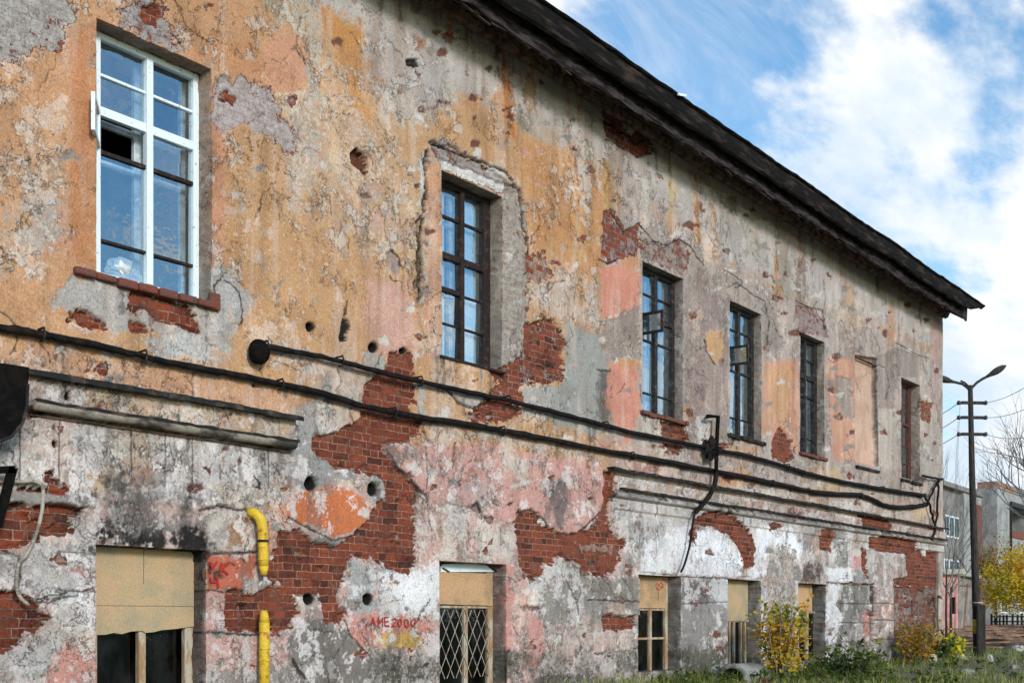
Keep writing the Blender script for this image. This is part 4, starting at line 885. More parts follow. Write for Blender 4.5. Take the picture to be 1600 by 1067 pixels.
def vent(win, hx, z0, z1, width, ang, mat, r=.20):
    m_ = MB(); w = .04; t_ = .035
    M = Matrix.Translation((hx, r, 0)) @ Matrix.Rotation(ang, 4, 'Z')
    m_.box(0, w, -t_, 0, z0, z1, M); m_.box(width - w, width, -t_, 0, z0, z1, M); m_.box(w, width - w, -t_, 0, z0, z0 + w, M); m_.box(w, width - w, -t_, 0, z1 - w, z1, M)
    v = m_.build('vent_sash', mat, win, bevel=.004)
    return v, M
# first window: white, vent leaf swung right out
w1 = frame_window(5.79, 7.04, 3.10 + CH, 5.37 + CH, M_white, left=.17, right=.065, bars=bars_T(CH), mull=6.475, mullw=.07, darkbars=True, open_vent=4.45 + CH)
v, Mv = vent(w1, 5.955, 4.30 + CH, 4.64 + CH, .42, R(-128), M_white)
m_ = MB(); m_.box(.04, .38, -.02, -.016, 4.34 + CH, 4.60 + CH, Mv); g_ = m_.build('vent_pane', M_glass, w1)
m_ = MB()
for k in range(7):                     # row of loose bricks as sill
    x0 = tx(114) + k * .215; m_.box(x0, x0 + .20, -.055 + random.uniform(-.015, .015), .18, CH + 3.015 + random.uniform(-.012, .012), CH + 3.10 - .004 + random.uniform(-.01, .0))
m_.build('sill', M_brickloose, w1, bevel=.018)
m_ = MB(); m_.box(tx(325), tx(341), -.05, .02, CH + 3.01, CH + 3.18); m_.build('corner_brick', M_brickloose, w1, bevel=.02)
# second window: dark brown
w2 = frame_window(10.40, 11.56, 3.16 + CH, 5.40 + CH, M_brown, left=.10, right=.13, bars=[(CH + 3.64, .025, 'LR'), (CH + 4.06, .06, 'L'), (CH + 4.05, .025, 'R'), (CH + 4.48, .08, 'LR'), (CH + 4.965, .035, 'LR')], mull=11.0, mullw=.075)
m_ = MB(); m_.box(10.36, 11.60, -.03, .2, CH + 3.13, CH + 3.16); m_.build('sill', M_brown, w2)
# small dark windows
w3 = frame_window(14.92, 16.12, 3.13 + CH, 5.386 + CH, M_dark, r=.15, left=.12, right=.08, bars=bars_T(CH), open_vent=4.45 + CH)
v, Mv = vent(w3, 15.04, 4.30 + CH, 4.63 + CH, .44, R(-88), M_dark, r=.15)
m_ = MB(); m_.box(.04, .40, -.02, -.016, 4.34 + CH, 4.59 + CH, Mv); m_.build('vent_pane', M_glass, w3)
w4 = frame_window(17.70, 18.87, 3.13 + CH, 5.386 + CH, M_dark, r=.15, left=.12, right=.10, bars=bars_T(CH), open_vent=4.45 + CH)
v, Mv = vent(w4, 17.82, 4.30 + CH, 4.63 + CH, .42, R(-84), M_dark, r=.15)
m_ = MB(); m_.box(.04, .38, -.02, -.016, 4.34 + CH, 4.59 + CH, Mv); m_.build('vent_pane', M_glass, w4)
w5 = frame_window(20.46, 21.57, 3.13 + CH, 5.39 + CH, M_dark, r=.15, left=.12, right=.12, bars=bars_T(CH))
w7 = frame_window(25.74, 26.93, 3.15 + CH, 5.39 + CH, M_redbrown, left=.10, right=.16, bars=[(CH + 3.55, .03, 'LR'), (CH + 3.95, .03, 'LR'), (CH + 4.45, .06, 'LR'), (CH + 4.9, .03, 'LR')])
for w_, a, b, mat_ in ((w3, 14.86, 16.2, M_brickloose), (w4, 17.62, 18.95, M_flash), (w5, 20.4, 21.65, M_brickloose), (w7, 25.68, 27.0, M_flash)):
    m_ = MB(); x = a
    while x < b - .05:
        L = min(.21, b - x); m_.box(x, x + L - .012, -.06 + random.uniform(-.015, .015), .2, CH + 3.06 + random.uniform(-.01, .01), CH + 3.128 + random.uniform(-.008, 0)); x += L
    m_.build('sill', mat_, w_, bevel=.01)
for w_, X0, X1, spans in ((w2, 10.40, 11.56, ((0.02, .34), (.56, .86))), (w3, 14.92, 16.12, ((.12, .40), (.50, .74))), (w4, 17.70, 18.87, ((.10, .42), (.5, .66))), (w5, 20.46, 21.57, ((.2, .36), (.5, .62))), (w7, 25.74, 26.93, ((.1, .45),))):  # pale sheets added close behind the glass to brighten the panes
    m_ = MB()
    for a, b in spans:
        n_ = 40; vs = []; fs = []
        for k in range(n_ + 1):
            x = X0 + (X1 - X0) * (a + (b - a) * k / n_); y = .325 + .012 * math.sin(k * 1.35) + .008 * math.sin(k * .6 + a * 9)
            vs += [(x, y, CH + 3.05), (x, y + .01, CH + 5.3)]
        fs = [(2 * k, 2 * k + 2, 2 * k + 3, 2 * k + 1) for k in range(n_)]
        m_.add(vs, fs)
    m_.build('added_sheet', M_added_sheet, w_, True)
# blind niche: sill and hood
m_ = MB(); m_.box(23.12, 24.36, -.05, .08, CH + 3.10, CH + 3.15); m_.build('niche_sill', M_flash, building)
m_ = MB(); m_.box(23.15, 24.31, -.012, .06, CH + 5.39, CH + 5.405); m_.build('niche_head', M_cornice, building)

# ground floor windows: boards above, dark lights below
def low_window(X0, X1, Z0, Z1, matf, posts, bars, board, bmat, glass, r=.20, holes=False):
    m_ = MB()
    for a, b in posts: m_.box(a, b, r + .02, r + .08, Z0, Z1)
    for z, h in bars: m_.box(X0, X1, r + .026, r + .074, z - h / 2, z + h / 2)
    win = m_.build('window', matf, building, bevel=.005)
    b_ = MB(); b_.prism(board, r - .002, r + .014); b_.build('boarding', bmat, win)
    if glass:
        g = MB(); g.add([(X0, r + .06, Z0), (X1, r + .06, Z0), (X1, r + .055, Z1), (X0, r + .055, Z1)], [(0, 1, 2, 3)]); g.build('pane', glass, win)
    return win
zb = lambda x, y: wz(x, y, .2); xb = lambda x: tx(x, .2)
rag = [(152, 992), (165, 991), (178, 988), (190, 990), (205, 986), (222, 985), (228, 988), (240, 987), (252, 984), (262, 983), (275, 982), (288, 980), (304, 978)]
bw1 = low_window(5.79, 6.975, -.0, .66 + CH, M_post, [(xb(219), xb(230)), (xb(291), xb(304)), (xb(146), xb(154))], [], [(5.79, CH + .655), (5.79, zb(152, 992))] + [(xb(x), zb(x, y)) for x, y in rag[1:]] + [(6.975, zb(306, 978)), (6.975, CH + .62), (6.90, CH + .65)], M_ply, None)
m_ = MB(); m_.box(5.80, 6.97, .197, .200, zb(200, 946) - .002, zb(200, 946) + .002); m_.box(xb(224), xb(224.6), .1965, .1995, zb(224, 912), zb(224, 858)); m_.build('board_joint', M_brown, bw1)
m_ = MB(); m_.add([(5.75, .32, -.1), (7.02, .32, -.1), (7.02, .32, 1.75), (5.75, .32, 1.75)], [(0, 1, 2, 3)]); m_.build('pane', M_darkglass, bw1)
bw2 = low_window(10.36, 11.64, .0, .69 + CH, M_post, [(xb(727), xb(733)), (xb(764), xb(772)), (xb(684), xb(689))], [(zb(730, 948), .03)], [(10.36, zb(690, 893)), (10.36, zb(690, 943)), (11.60, zb(773, 946)), (11.60, zb(773, 896))], M_plyo, M_darkglass)
m_ = MB(); xa, xc = 10.38, 11.56; zlo, zhi = .25, zb(730, 952)
lo = MB(); hgt_ = zhi - zlo
for k in range(-9, 9):
    for sgn in (1, -1):
        a = xa + k * .17; p0 = [a, zlo] if sgn > 0 else [a + hgt_ * .55, zlo]; p1 = [p0[0] + sgn * hgt_ * .55, zhi]
        # clip to the opening
        if max(p0[0], p1[0]) < xa or min(p0[0], p1[0]) > xc: continue
        def clip(p, q):
            p, q = list(p), list(q)
            for lim, sg in ((xa, 1), (xc, -1)):
                if (p[0] - lim) * sg < 0:
                    t_ = (lim - p[0]) / (q[0] - p[0]); p = [lim, p[1] + t_ * (q[1] - p[1])]
            return p
        c0, c1 = clip(p0, p1), clip(p1, p0)
        lo.tube([(c0[0], .205, c0[1]), (c1[0], .205, c1[1])], .0055, 5)
lo.build('grille', M_zinc, bw2)
m_ = MB(); m_.prism([(xb(688), zb(688, 893)), (xb(773), zb(773, 893)), (xb(771), zb(771, 889)), (xb(757), zb(757, 882)), (xb(740), zb(740, 880)), (xb(710), zb(710, 880)), (xb(694), zb(694, 881)), (xb(688), zb(688, 884))], .195, .215); m_.build('white_panel', M_white, bw2)
m_ = MB(); m_.bar((xb(757), .17, zb(757, 880)), (xb(773), .17, zb(773, 893)), .03, .012); m_.build('loose_lath', M_brown, bw2); m_ = MB(); m_.bar((xb(690), .18, zb(690, 887)), (xb(700), .18, zb(700, 893)), .02, .01); m_.build('loose_lath', M_brown, bw2)
bw3 = low_window(14.80, 16.02, .18, .655 + CH, M_post, [(xb(1017), xb(1020.5)), (xb(1041), xb(1046)), (xb(995), xb(998))], [(zb(1020, 951), .05), (zb(1020, 997), .035)], [(14.80, CH + .65), (14.80, zb(998, 949)), (15.93, zb(1044, 950)), (15.93, CH + .65)], M_plyo, M_darkglass)
bw4 = low_window(17.57, 18.82, .18, .665 + CH, M_post, [(xb(1141), xb(1143.5)), (xb(1148), xb(1150.5)), (xb(1159), xb(1161.5)), (xb(1165.5), xb(1168))], [(zb(1155, 970), .04)], [(17.57, CH + .66), (17.57, zb(1138, 970)), (18.73, zb(1169, 970)), (18.73, CH + .66)], M_ply, M_darkglass)
bw5 = low_window(20.38, 21.63, .18, .66 + CH, M_post, [(xb(1262), xb(1265)), (xb(1247), xb(1250))], [(zb(1255, 956), .04)], [(20.38, CH + .65), (20.38, zb(1248, 956)), (21.45, zb(1267, 956)), (21.45, CH + .65)], M_plyo, M_darkglass)
# paint scribble on a board
def strokes(parent, pts_list, mat, w=1.6, y=-.006, r=0.0, name='graffiti'):
    m_ = MB()
    for pts in pts_list:
        P3 = [Vector((tx(x, r), r + y + random.uniform(-.0006, .0006), wz(x, yy, r))) for x, yy in pts]
        for a, b in zip(P3, P3[1:]):
            ww = w * (XVP - pts[0][0]) / 1600 * .0075
            d = (b - a); L = d.length
            if L < 1e-5: continue
            n_ = Vector((-d.z, 0, d.x)) / L; e = d / L * ww * .4
            m_.add([a - e + n_ * ww * random.uniform(.7, 1), b + e + n_ * ww * random.uniform(.7, 1), b + e - n_ * ww * random.uniform(.7, 1), a - e - n_ * ww * random.uniform(.7, 1)], [(3, 2, 1, 0)])
    return m_.build(name, mat, parent)
strokes(bw3, [[(1024, 914), (1027, 910), (1029, 915), (1032, 909), (1035, 913), (1034, 918), (1030, 921), (1025, 920)], [(1024, 914), (1026, 919), (1031, 916), (1037, 917)], [(1029, 921), (1028, 930), (1028, 937)], [(1034, 905), (1039, 906), (1041, 910)]], M_redpaint, 1.3, -.006, .2, 'board_scribble')

# painted writing on the plaster
G = []
def letter(ch, x, y, w, h):
    D = {'A': [[(0, 1), (.45, 0), (1, 1)], [(.2, .65), (.8, .65)]], 'M': [[(0, 1), (.1, 0), (.5, .65), (.9, 0), (1, 1)]], 'E': [[(1, 0), (0, .05), (.05, 1), (1, 1)], [(0, .5), (.8, .5)]],
         '2': [[(0, .2), (.4, 0), (.95, .2), (.8, .5), (.1, 1), (1, .95)]], '0': [[(.5, 0), (.1, .25), (.1, .75), (.5, 1), (.9, .75), (.9, .25), (.5, 0)]], '.': [[(.3, .85), (.5, 1)]],
         'K': [[(0, 0), (.05, 1)], [(.9, 0), (.1, .5), (1, 1)]], 'V': [[(0, 0), (.4, .6), (.9, 0)], [(.4, .6), (.15, 1)]], '4': [[(0, 0), (.1, .5), (.9, .5)], [(.9, 0), (.85, 1)]], 'I': [[(.5, 0), (.5, 1)]]}
    sh = random.uniform(-.18, .18); jj = lambda: random.uniform(-.7, .7)
    return [[(x + a * w + sh * (1 - b) * h + jj(), y + b * h + jj()) for a, b in s_] for s_ in D[ch]]
for k, ch in enumerate('.AME2000'):
    G = letter(ch, 568 + k * 10.4, 963.5 + k * .35 + random.uniform(-.8, .8), 7.2, 13 + random.uniform(-1, 1.5))
    strokes(building, G, M_redpaint, 1.15, -.018)
for ch, x, y in (('V', 326, 878), ('K', 342, 880), ('4', 328, 901)): strokes(building, letter(ch, x, y, 12.5, 16.5), M_redpaint, 1.5, -.022)
strokes(building, letter('I', 341, 725, 5, 24), M_greyink, 1.0, -.02)
strokes(building, letter('K', 358, 726, 10, 12), M_greyink, 1.0, -.02)

# ------------------------------------------------------------------ things fixed to the facade
def px_path(pts, r, per=6, jit=.0):
    P3 = [wp(x, y, r) for x, y in pts]; out = []
    for i in range(len(P3) - 1):
        p0 = P3[max(i - 1, 0)]; p1, p2 = P3[i], P3[i + 1]; p3 = P3[min(i + 2, len(P3) - 1)]
        for k in range(per):
            t_ = k / per
            q = .5 * ((2 * p1) + (p2 - p0) * t_ + (2 * p0 - 5 * p1 + 4 * p2 - p3) * t_ ** 2 + (3 * p1 - p0 - 3 * p2 + p3) * t_ ** 3)
            out.append(q + Vector((0, random.uniform(-jit, jit), random.uniform(-jit, jit))))
    return out + [P3[-1]]
def clips(o, path, step):
    for i in range(step // 2, len(path) - 2, step):
        p = path[i]; m_ = MB(); m_.tube([p + Vector((0, .085, .05)), p + Vector((0, -.03, .055)), p + Vector((0, -.052, .0)), p + Vector((0, -.03, -.05)), p + Vector((0, .03, -.05))], .011, 6); m_.build('clip', M_flash, o, True, world=False)
cab_lo = [(-420, 470), (-200, 490), (0, 512), (60, 522), (100, 529), (200, 551), (300, 573), (400, 592), (500, 614), (575, 636), (656, 652), (737, 664), (820, 679), (937, 702), (1006, 715), (1092, 731), (1220, 757), (1283, 770), (1345, 774), (1386, 790), (1421, 792), (1448, 788)]
m_ = MB(); path = px_path(cab_lo, -.07, 8, .006); m_.tube(path, [.026 + .0007 * p.x + .008 * mnoise.noise(p * 2.5) + .006 * random.random() for p in path], 8)
m_.tube([p + Vector((0, -.022 * math.sin(i * .5), .026 * math.cos(i * .5))) for i, p in enumerate(path)], .013, 5)
o = m_.build('wall_cable', M_cable, None, True); clips(o, path, 17); tag(o, 'lower black sagging cable running the whole length of the facade below the upper windows', 'cable', 'black cables strung along the facade')
cab_up = [(408, 541), (424, 543), (501, 557), (585, 579), (656, 596), (757, 618), (820, 632), (928, 660), (1002, 679), (1123, 703), (1180, 715), (1283, 745), (1369, 762), (1445, 774)]
m_ = MB(); path = px_path(cab_up, -.075, 8, .005); m_.tube(path, [.022 + .0007 * p.x + .006 * mnoise.noise(p * 2.5) + .005 * random.random() for p in path], 8)
o = m_.build('wall_cable', M_cable, None, True); clips(o, path, 13); tag(o, 'upper black cable starting at the round black cap and running to the far corner', 'cable', 'black cables strung along the facade')
e = tag(empty('pipe_cap', wp(405, 550, -.06)), 'round black cap where the upper cable begins, right of the white window', 'pipe cap')
m_ = MB(); c0 = wp(405, 550, -.10); lump(m_, c0, .118, 3, .10, 18, (1, .75, 1.08)); m_.build('cap', M_black, e, True)
m_ = MB(); m_.tube([wp(405, 550, .02), wp(405, 550, -.10)], .08, 12); m_.build('stub', M_black, e, True)
# yellow gas pipes
e = tag(empty('gas_pipe', wp(411, 898, -.08)), 'short bent yellow gas pipe ending open above the bare brick', 'gas pipe', 'yellow gas pipes')
m_ = MB(); R_ = .052
p0 = wp(396, 803, .02); p1 = wp(402, 806, -.06); path = [wp(388, 800, .03), wp(396, 801.5, -.03), wp(401, 804, -.075), wp(406, 809, -.10), wp(409, 818, -.10), wp(410.5, 832, -.10), wp(411, 850, -.10), wp(411.5, 870, -.10), wp(412, 884, -.10)]
m_.tube(path, [R_, R_, R_ * 1.03, R_ * 1.03, R_ * 1.02, R_, R_, R_, R_ * .98], 16); m_.build('pipe', M_yellow, e, True)
m_ = MB(); m_.tube([wp(412, 884, -.10), wp(412, 891, -.10), wp(412.5, 898, -.10)], [R_ * .98, R_ * .8, R_ * .62], 16); m_.build('tapered_end', M_yellow, e, True)
m_ = MB(); m_.tube([wp(412.5, 897.5, -.10), wp(412.5, 900, -.10)], R_ * .55, 12); m_.build('rusty_mouth', M_brickloose, e, True)
for yy in (832, 853, 873): m_ = MB(); m_.tube([wp(410.8, yy, -.10), wp(410.9, yy + 1.2, -.10)], R_ * 1.07, 16); m_.build('weld_seam', M_yellow, e, True)
m_ = MB(); m_.tube([wp(411, 843, -.10), wp(411, 847, -.10)], R_ * 1.12, 14); m_.bar(wp(411, 845, -.10), wp(411, 845, .03), .03, .03); m_.build('clamp', M_flash, e)
e = tag(empty('gas_pipe', Vector((tx(412, -.1), -.1, 0))), 'upright yellow gas pipe with tapered top rising from the ground by the first boarded window', 'gas pipe', 'yellow gas pipes')
m_ = MB(); b0 = wp(413, 1067, -.10); b0.z = -.02; m_.tube([wp(413, 972, -.10), wp(413, 1010, -.10), b0], R_ * 1.02, 16); m_.build('pipe', M_yellow, e, True)
m_ = MB(); m_.tube([wp(412.5, 953, -.10), wp(412.7, 961, -.10), wp(413, 972, -.10)], [R_ * .6, R_ * .85, R_ * 1.02], 16); m_.build('tapered_top', M_yellow, e, True)
for yy in (1012, 1030): m_ = MB(); m_.tube([wp(413, yy, -.10), wp(413, yy + 2, -.10)], R_ * 1.1, 16); m_.build('weld_seam', M_yellow, e, True)
# conduit and iron frame, canopy at the left edge
m_ = MB(); path = px_path([(-90, 742), (-20, 751), (30, 752), (55, 752), (66, 760), (67, 775), (65, 800), (56, 835), (42, 865), (30, 880), (26, 905), (30, 930), (45, 945)], -.05, 6); m_.tube(path, .017, 8)
o = m_.build('conduit', M_zinc, None, True); tag(o, 'thin grey bent conduit pipe curving down over bare brick at the left edge', 'conduit')
e = tag(empty('iron_bracket', wp(5, 770, -.1)), 'black iron strap frame on the brickwork at the left edge below the hood', 'bracket')
m_ = MB(); a, b = wp(20, 730, -.16), wp(-4, 822, -.16); m_.bar(a, b, .075, .03, (0, 1, 0)); m_.bar(wp(23, 733, -.16), wp(-60, 737, -.16), .06, .03, (0, 1, 0)); m_.bar(wp(8, 778, -.16), wp(-60, 780, -.16), .05, .025, (0, 1, 0)); m_.build('frame', M_black, e)
m_ = MB(); m_.bar(wp(20, 732, .0), wp(20, 732, -.17), .03); m_.build('anchor', M_black, e); m_ = MB(); m_.bar(wp(0, 815, .0), wp(0, 815, -.17), .03); m_.build('anchor', M_black, e)
e = tag(empty('entrance_hood', wp(-80, 670, -.2)), 'black sheet metal hood with curved lower rim cut off by the left edge', 'hood')
ho = MB(); Yf = -.30
out = [(-330, 548), (-120, 556), (10, 568), (46, 574), (44, 600), (42, 636), (35, 662), (18, 682), (-4, 690), (-60, 690), (-330, 660)]
pts = [(tx(x, Yf), wz(x, y, Yf)) for x, y in out]; ho.prism(pts, Yf, .02); ho.build('shell', M_black, e)
ho = MB(); ho.tube([Vector((tx(x, Yf), Yf - .006, wz(x, y, Yf))) for x, y in [(43, 600), (41, 636), (34, 662), (17, 682), (-4, 690), (-60, 691)]], .014, 8); ho.build('rim', M_flash, e, True)
# iron stand-off with a hanging lead between the third and fourth windows
e = tag(empty('cable_bracket', wp(1118, 680, -.1)), 'black iron post bracket with a knot of wire hanging between two small upper windows', 'bracket')
m_ = MB(); m_.tube([wp(1106, 650, .0), wp(1106, 650, -.14), wp(1122, 651, -.14), wp(1120, 690, -.14), wp(1119, 735, -.14)], .035, 8); m_.build('post', M_black, e)
m_ = MB(); lump(m_, wp(1110, 702, -.12), .13, 8, .7, 12, (1, .6, 1.3)); 
for k in range(9):
    a = wp(1112, 702, -.12); b = wp(1112 + random.uniform(-12, 12), 702 + random.uniform(-14, 18), -.13); c_ = (a + b) / 2 + Vector((random.uniform(-.1, .1), -.1, 0)); m_.tube([a, c_, b], .014, 5)
m_.build('wire_knot', M_cable, e)
m_ = MB(); m_.tube(px_path([(1119, 735), (1117, 755), (1108, 775), (1094, 792), (1086, 802), (1082, 820), (1078, 850), (1070, 880), (1064, 893)], -.12, 6), [.04] * 24 + [.018] * 25, 7); o = m_.build('hanging_lead', M_cable, None, True); tag(o, 'black lead drooping from the iron post bracket to the white plaster below', 'cable')
# corner cables and plant remains near the far corner
m_ = MB()
for pts in ([(1445, 774), (1452, 790), (1458, 810), (1462, 830)], [(1448, 788), (1456, 770), (1466, 752), (1472, 748)], [(1466, 748), (1465, 790), (1462, 822), (1456, 842)], [(1440, 742), (1456, 747), (1473, 748)]):
    m_.tube(px_path(pts, -.1, 5, .02), .028, 6)
o = m_.build('corner_wiring', M_cable, None, True); tag(o, 'tangle of black wiring hanging at the far corner of the building', 'wiring')
# broken white strip at the far corner
m_ = MB(); m_.tube([wp(1467, 985, -.08), wp(1466.8, 960, -.08), wp(1467.2, 945, -.08), wp(1467, 930, -.08)], [.035, .05, .04, .05], 7); 
m_.bar(wp(1467, 931, -.1), wp(1473, 934, -.35),   .06, .05); o = m_.build('downpipe', M_slab, None, True); tag(o, 'white painted broken downpipe with a bent spout at the far corner', 'downpipe')
# ------------------------------------------------------------------ terrain
FWD = Vector((CA, SA, 0)); RGT = Vector((SA, -CA, 0))
def gz(x, y):
    Zd = (x * CA + (y + DW) * SA)
    t_ = min(1, max(0, (Zd - 30) / 45)); h = .62 * t_ * t_ * (3 - 2 * t_)
    return h + (.05 * mnoise.noise(Vector((x * .35, y * .35, 0))) + .02 * mnoise.noise(Vector((x * 1.4, y * 1.4, 3)))) * min(1, max(0, (-y - .05) / 1.2 if x < XR else 1)) 
def gat(px, Z): 
    p = at(px, HOR, Z); p.z = gz(p.x, p.y); return p
mg = MB(); n = 150; vs = []; fs = []
us = [-60 + 0] ; 
fx = [-40 + 2.0 * k for k in range(20)] + [0.0 + .5 * k for k in range(80)] + [40 + 2.5 * k for k in range(40)] + [140 * 1.2 ** k for k in range(14)]
fy = [-900, -400, -200, -100, -60, -40, -30, -25, -22] + [-20 + .5 * k for k in range(48)] + [4 + 2.5 * k for k in range(60)] + [160 * 1.2 ** k for k in range(12)]
for x in fx:
    for y in fy: vs.append((x, y, gz(x, y)))
ny = len(fy)
for i in range(len(fx) - 1):
    for j in range(ny - 1): a = i * ny + j; fs.append((a, a + ny, a + ny + 1, a + 1))
mg.add(vs, fs)
M_soil = material('weedy_soil', (104, 96, 78), .95, .4, .8, (92, 98, 58), .35, bump=.03, gscale=12)
o = mg.build('ground', M_soil, None, True); tag(o, kind='structure')
rd = MB(); vs = []; fs = []
A_ = [(1380, 76), (1800, 64)]; pa, pb = gat(1380, 76), gat(1900, 62); dirn = (pb - pa).normalized(); nrm = Vector((-dirn.y, dirn.x, 0))
for i in range(41):
    c = pa + (pb - pa) * (i / 40)
    for k in range(5):
        q = c + nrm * (k - 2) * 1.6; vs.append((q.x, q.y, gz(q.x, q.y) + .03))
for i in range(40):
    for k in range(4): a = i * 5 + k; fs.append((a, a + 1, a + 6, a + 5))
rd.add(vs, fs); o = rd.build('road', M_road, None); tag(o, kind='structure')

# ------------------------------------------------------------------ street lamp pole with cross arms
ZP = 30.5; pb_ = gat(1528, ZP)
def pp(x, y, dz=0.0): return at(x, y, ZP + dz)
pole = tag(empty('street_lamp', pb_), 'tall dark utility pole with two curved lamp arms and three crossarms beyond the corner', 'street lamp')
m_ = MB(); foot = Vector((pb_.x, pb_.y, pb_.z - .2)); m_.tube([foot, pp(1524, 900), pp(1519, 750), pp(1516, 602)], [.115, .10, .082, .062], 12); m_.build('pole', M_pole, pole, True)
m_ = MB(); m_.tube([pp(1526.3, 989), pp(1525.7, 967)], .112, 14); m_.build('painted_band', M_band, pole, True)
m_ = MB(); q = gat(1533, ZP - .25); m_.box(-.12, .12, -.1, .1, -.3, 1.35, Matrix.Translation(q) @ Matrix.Rotation(.4, 4, 'Z') @ Matrix.Rotation(.02, 4, 'Y')); m_.build('footing_post', M_pole, pole, bevel=.02)
for yy in (940, 985, 1010): m_ = MB(); m_.tube([pp(1526 + (yy - 940) * .03, yy), pp(1526 + (yy - 940) * .03, yy + 2)], .15, 12); m_.build('binding_wire', M_zinc, pole)
def arm(pts, rad):
    m_ = MB(); m_.tube(pts, rad, 8); return m_
r1 = [pp(1516, 612), pp(1518.5, 606), pp(1526, 598), pp(1535, 592), pp(1543, 588)]
m_ = MB(); m_.tube(r1, .035, 8); a1 = m_.build('lamp_arm', M_pole, pole, True)
r2 = [pp(1516, 612), pp(1512, 606), pp(1504, 600), pp(1496, 598), pp(1488, 596)]
m_ = MB(); m_.tube(r2, .035, 8); a2 = m_.build('lamp_arm', M_pole, pole, True)
m_ = MB(); m_.tube([pp(1515, 606), pp(1512, 602), pp(1507, 597.5), pp(1501, 595)], .025, 8); m_.build('bare_arm', M_pole, pole, True)
def lamp_head(a, b, par):
    d = (b - a); m_ = MB(); n_ = 7; rads = [.035, .05, .075, .09, .085, .065, .02]
    m_.tube([a + d * (k / (n_ - 1)) for k in range(n_)], rads, 12); h_ = m_.build('lamp_head', M_pole, par, True)
    m_ = MB(); up = Vector((-d.z, 0, 0)); m_.tube([a + d * t_ + Vector((0, 0, .04)) for t_ in (.25, .45, .65, .85)], [.035, .055, .06, .035], 10); m_.build('lamp_cover', M_lampg, par, True)
lamp_head(pp(1541, 589), pp(1572, 571), a1); lamp_head(pp(1491, 597), pp(1460, 589), a2)
WIRE = []
for yy in (629, 652, 678):
    m_ = MB(); xl, xr = 1502.5, 1538.5
    m_.bar(pp(xl, yy), pp(xr, yy + .5), .075, .075); ca = m_.build('crossarm', M_pole, pole)
    for xx, s_ in ((xl - 4, -1), (xr + 1, 1)):
        m_ = MB(); m_.tube([pp(xx, yy + 3.5), pp(xx + s_ * 1, yy - 3)], .03, 6); m_.tube([pp(xx, yy - 2), pp(xx, yy + 1), pp(xx, yy + 3)], [.05, .065, .05], 10); m_.tube([pp(xx, yy), pp(xx - s_ * 4.5, yy + .3)], .02, 6); m_.build('insulator', M_ceram, ca, True)
        WIRE.append((xx, yy, s_))
# overhead lines: from the insulators to the right towards us, and off behind the building
M_wire = material('overhead_wire', (120, 118, 118), .6, .2, 5)
lab = {(0, -1): 'thin overhead wire leaving the top crossarm on the building side', (0, 1): 'thin overhead wire rising right from the top crossarm', (1, -1): 'thin overhead wire leaving the middle crossarm on the building side',
       (1, 1): 'thin overhead wire rising right from the middle crossarm', (2, -1): 'thin overhead wire leaving the lowest crossarm on the building side', (2, 1): 'thin overhead wire rising right from the lowest crossarm'}
for k, (xx, yy, s_) in enumerate(WIRE):
    a = pp(xx, yy)
    row = k // 2
    if s_ > 0: b = at(1720, [505, 560, 640][row], 17)
    else: b = at(1385, [672, 692, 712][row], 46)
    m_ = MB(); pts = []
    for q in range(13):
        t_ = q / 12; p = a.lerp(b, t_); p.z -= .5 * 4 * t_ * (1 - t_) * .5; pts.append(p)
    m_.tube(pts, .007 if s_ > 0 else .010, 5); o = m_.build('overhead_wire', M_wire, None, True); tag(o, lab[(row, s_)], 'wire', 'overhead wires on the pole')
for k, (x0, y0, x1, y1) in enumerate([(1497, 658, 1493, 740), (1500, 634, 1495, 740)]):
    m_ = MB(); m_.tube([pp(x0, y0), pp((x0 + x1) / 2, (y0 + y1) / 2), pp(x1, y1), Vector(gat(x1 - 2, ZP + 2))], .005, 5); o = m_.build('drop_wire', M_wire, None, True)
    tag(o, ['thin drop wire hanging down from the middle crossarm beside the pole', 'thin drop wire hanging down from the top crossarm beside the pole'][k], 'wire', 'drop wires by the pole')

# ------------------------------------------------------------------ far apartment house
def facade_building(name, label, A, B, H, depth, matw, rows_, ncol, zbase, wins, extra=None):
    A = Vector((A.x, A.y, zbase)); B = Vector((B.x, B.y, zbase)); u = (B - A); L = u.length; u.normalize(); nn = Vector((u.y, -u.x, 0))
    if nn.dot(Vector((0, -DW, 0)) - A) < 0: nn = -nn
    M = Matrix((u, -nn, Vector((0, 0, 1)))).transposed().to_4x4(); M.translation = A
    root = tag(empty(name, A), label, 'building'); return root, M, L
Aa, Ab = at(1436, HOR, 64.5), at(1700, HOR, 103)
flats, FM, FL_ = facade_building('apartment_house', '', Aa, Ab, 9.3, 12, M_panel, 3, 8, .4, None)
flats['label'] = 'grey panel apartment house with framed loggias and rusty parapet beyond the bare trees'
def loc_px(px):   # picture column -> coordinate along the far facade
    rr = (px - 800) / F; d = FWD + RGT * rr; o_ = Vector((0, -DW, 0)); a = Vector((Aa.x, Aa.y, 0)); u = (Vector((Ab.x, Ab.y, 0)) - a); L = u.length; u /= L
    det = d.x * -u.y + u.x * d.y; s_ = ((a.x - o_.x) * -u.y + u.x * (a.y - o_.y)) / det; p = o_ + d * s_; return (p - a).dot(u), s_
def loc_z(px, py): 
    return CH + (HOR - py) * loc_px(px)[1] / F - .4
HT = 9.0
m_ = MB(); m_.box(loc_px(1436)[0], loc_px(1499)[0], 0, 11, -.5, loc_z(1490, 766), FM); m_.build('wall', M_panel2, flats)
m_ = MB(); m_.box(loc_px(1499)[0], loc_px(1527)[0], -.25, 11, -.5, loc_z(1510, 771), FM); m_.build('wall', M_panel, flats)
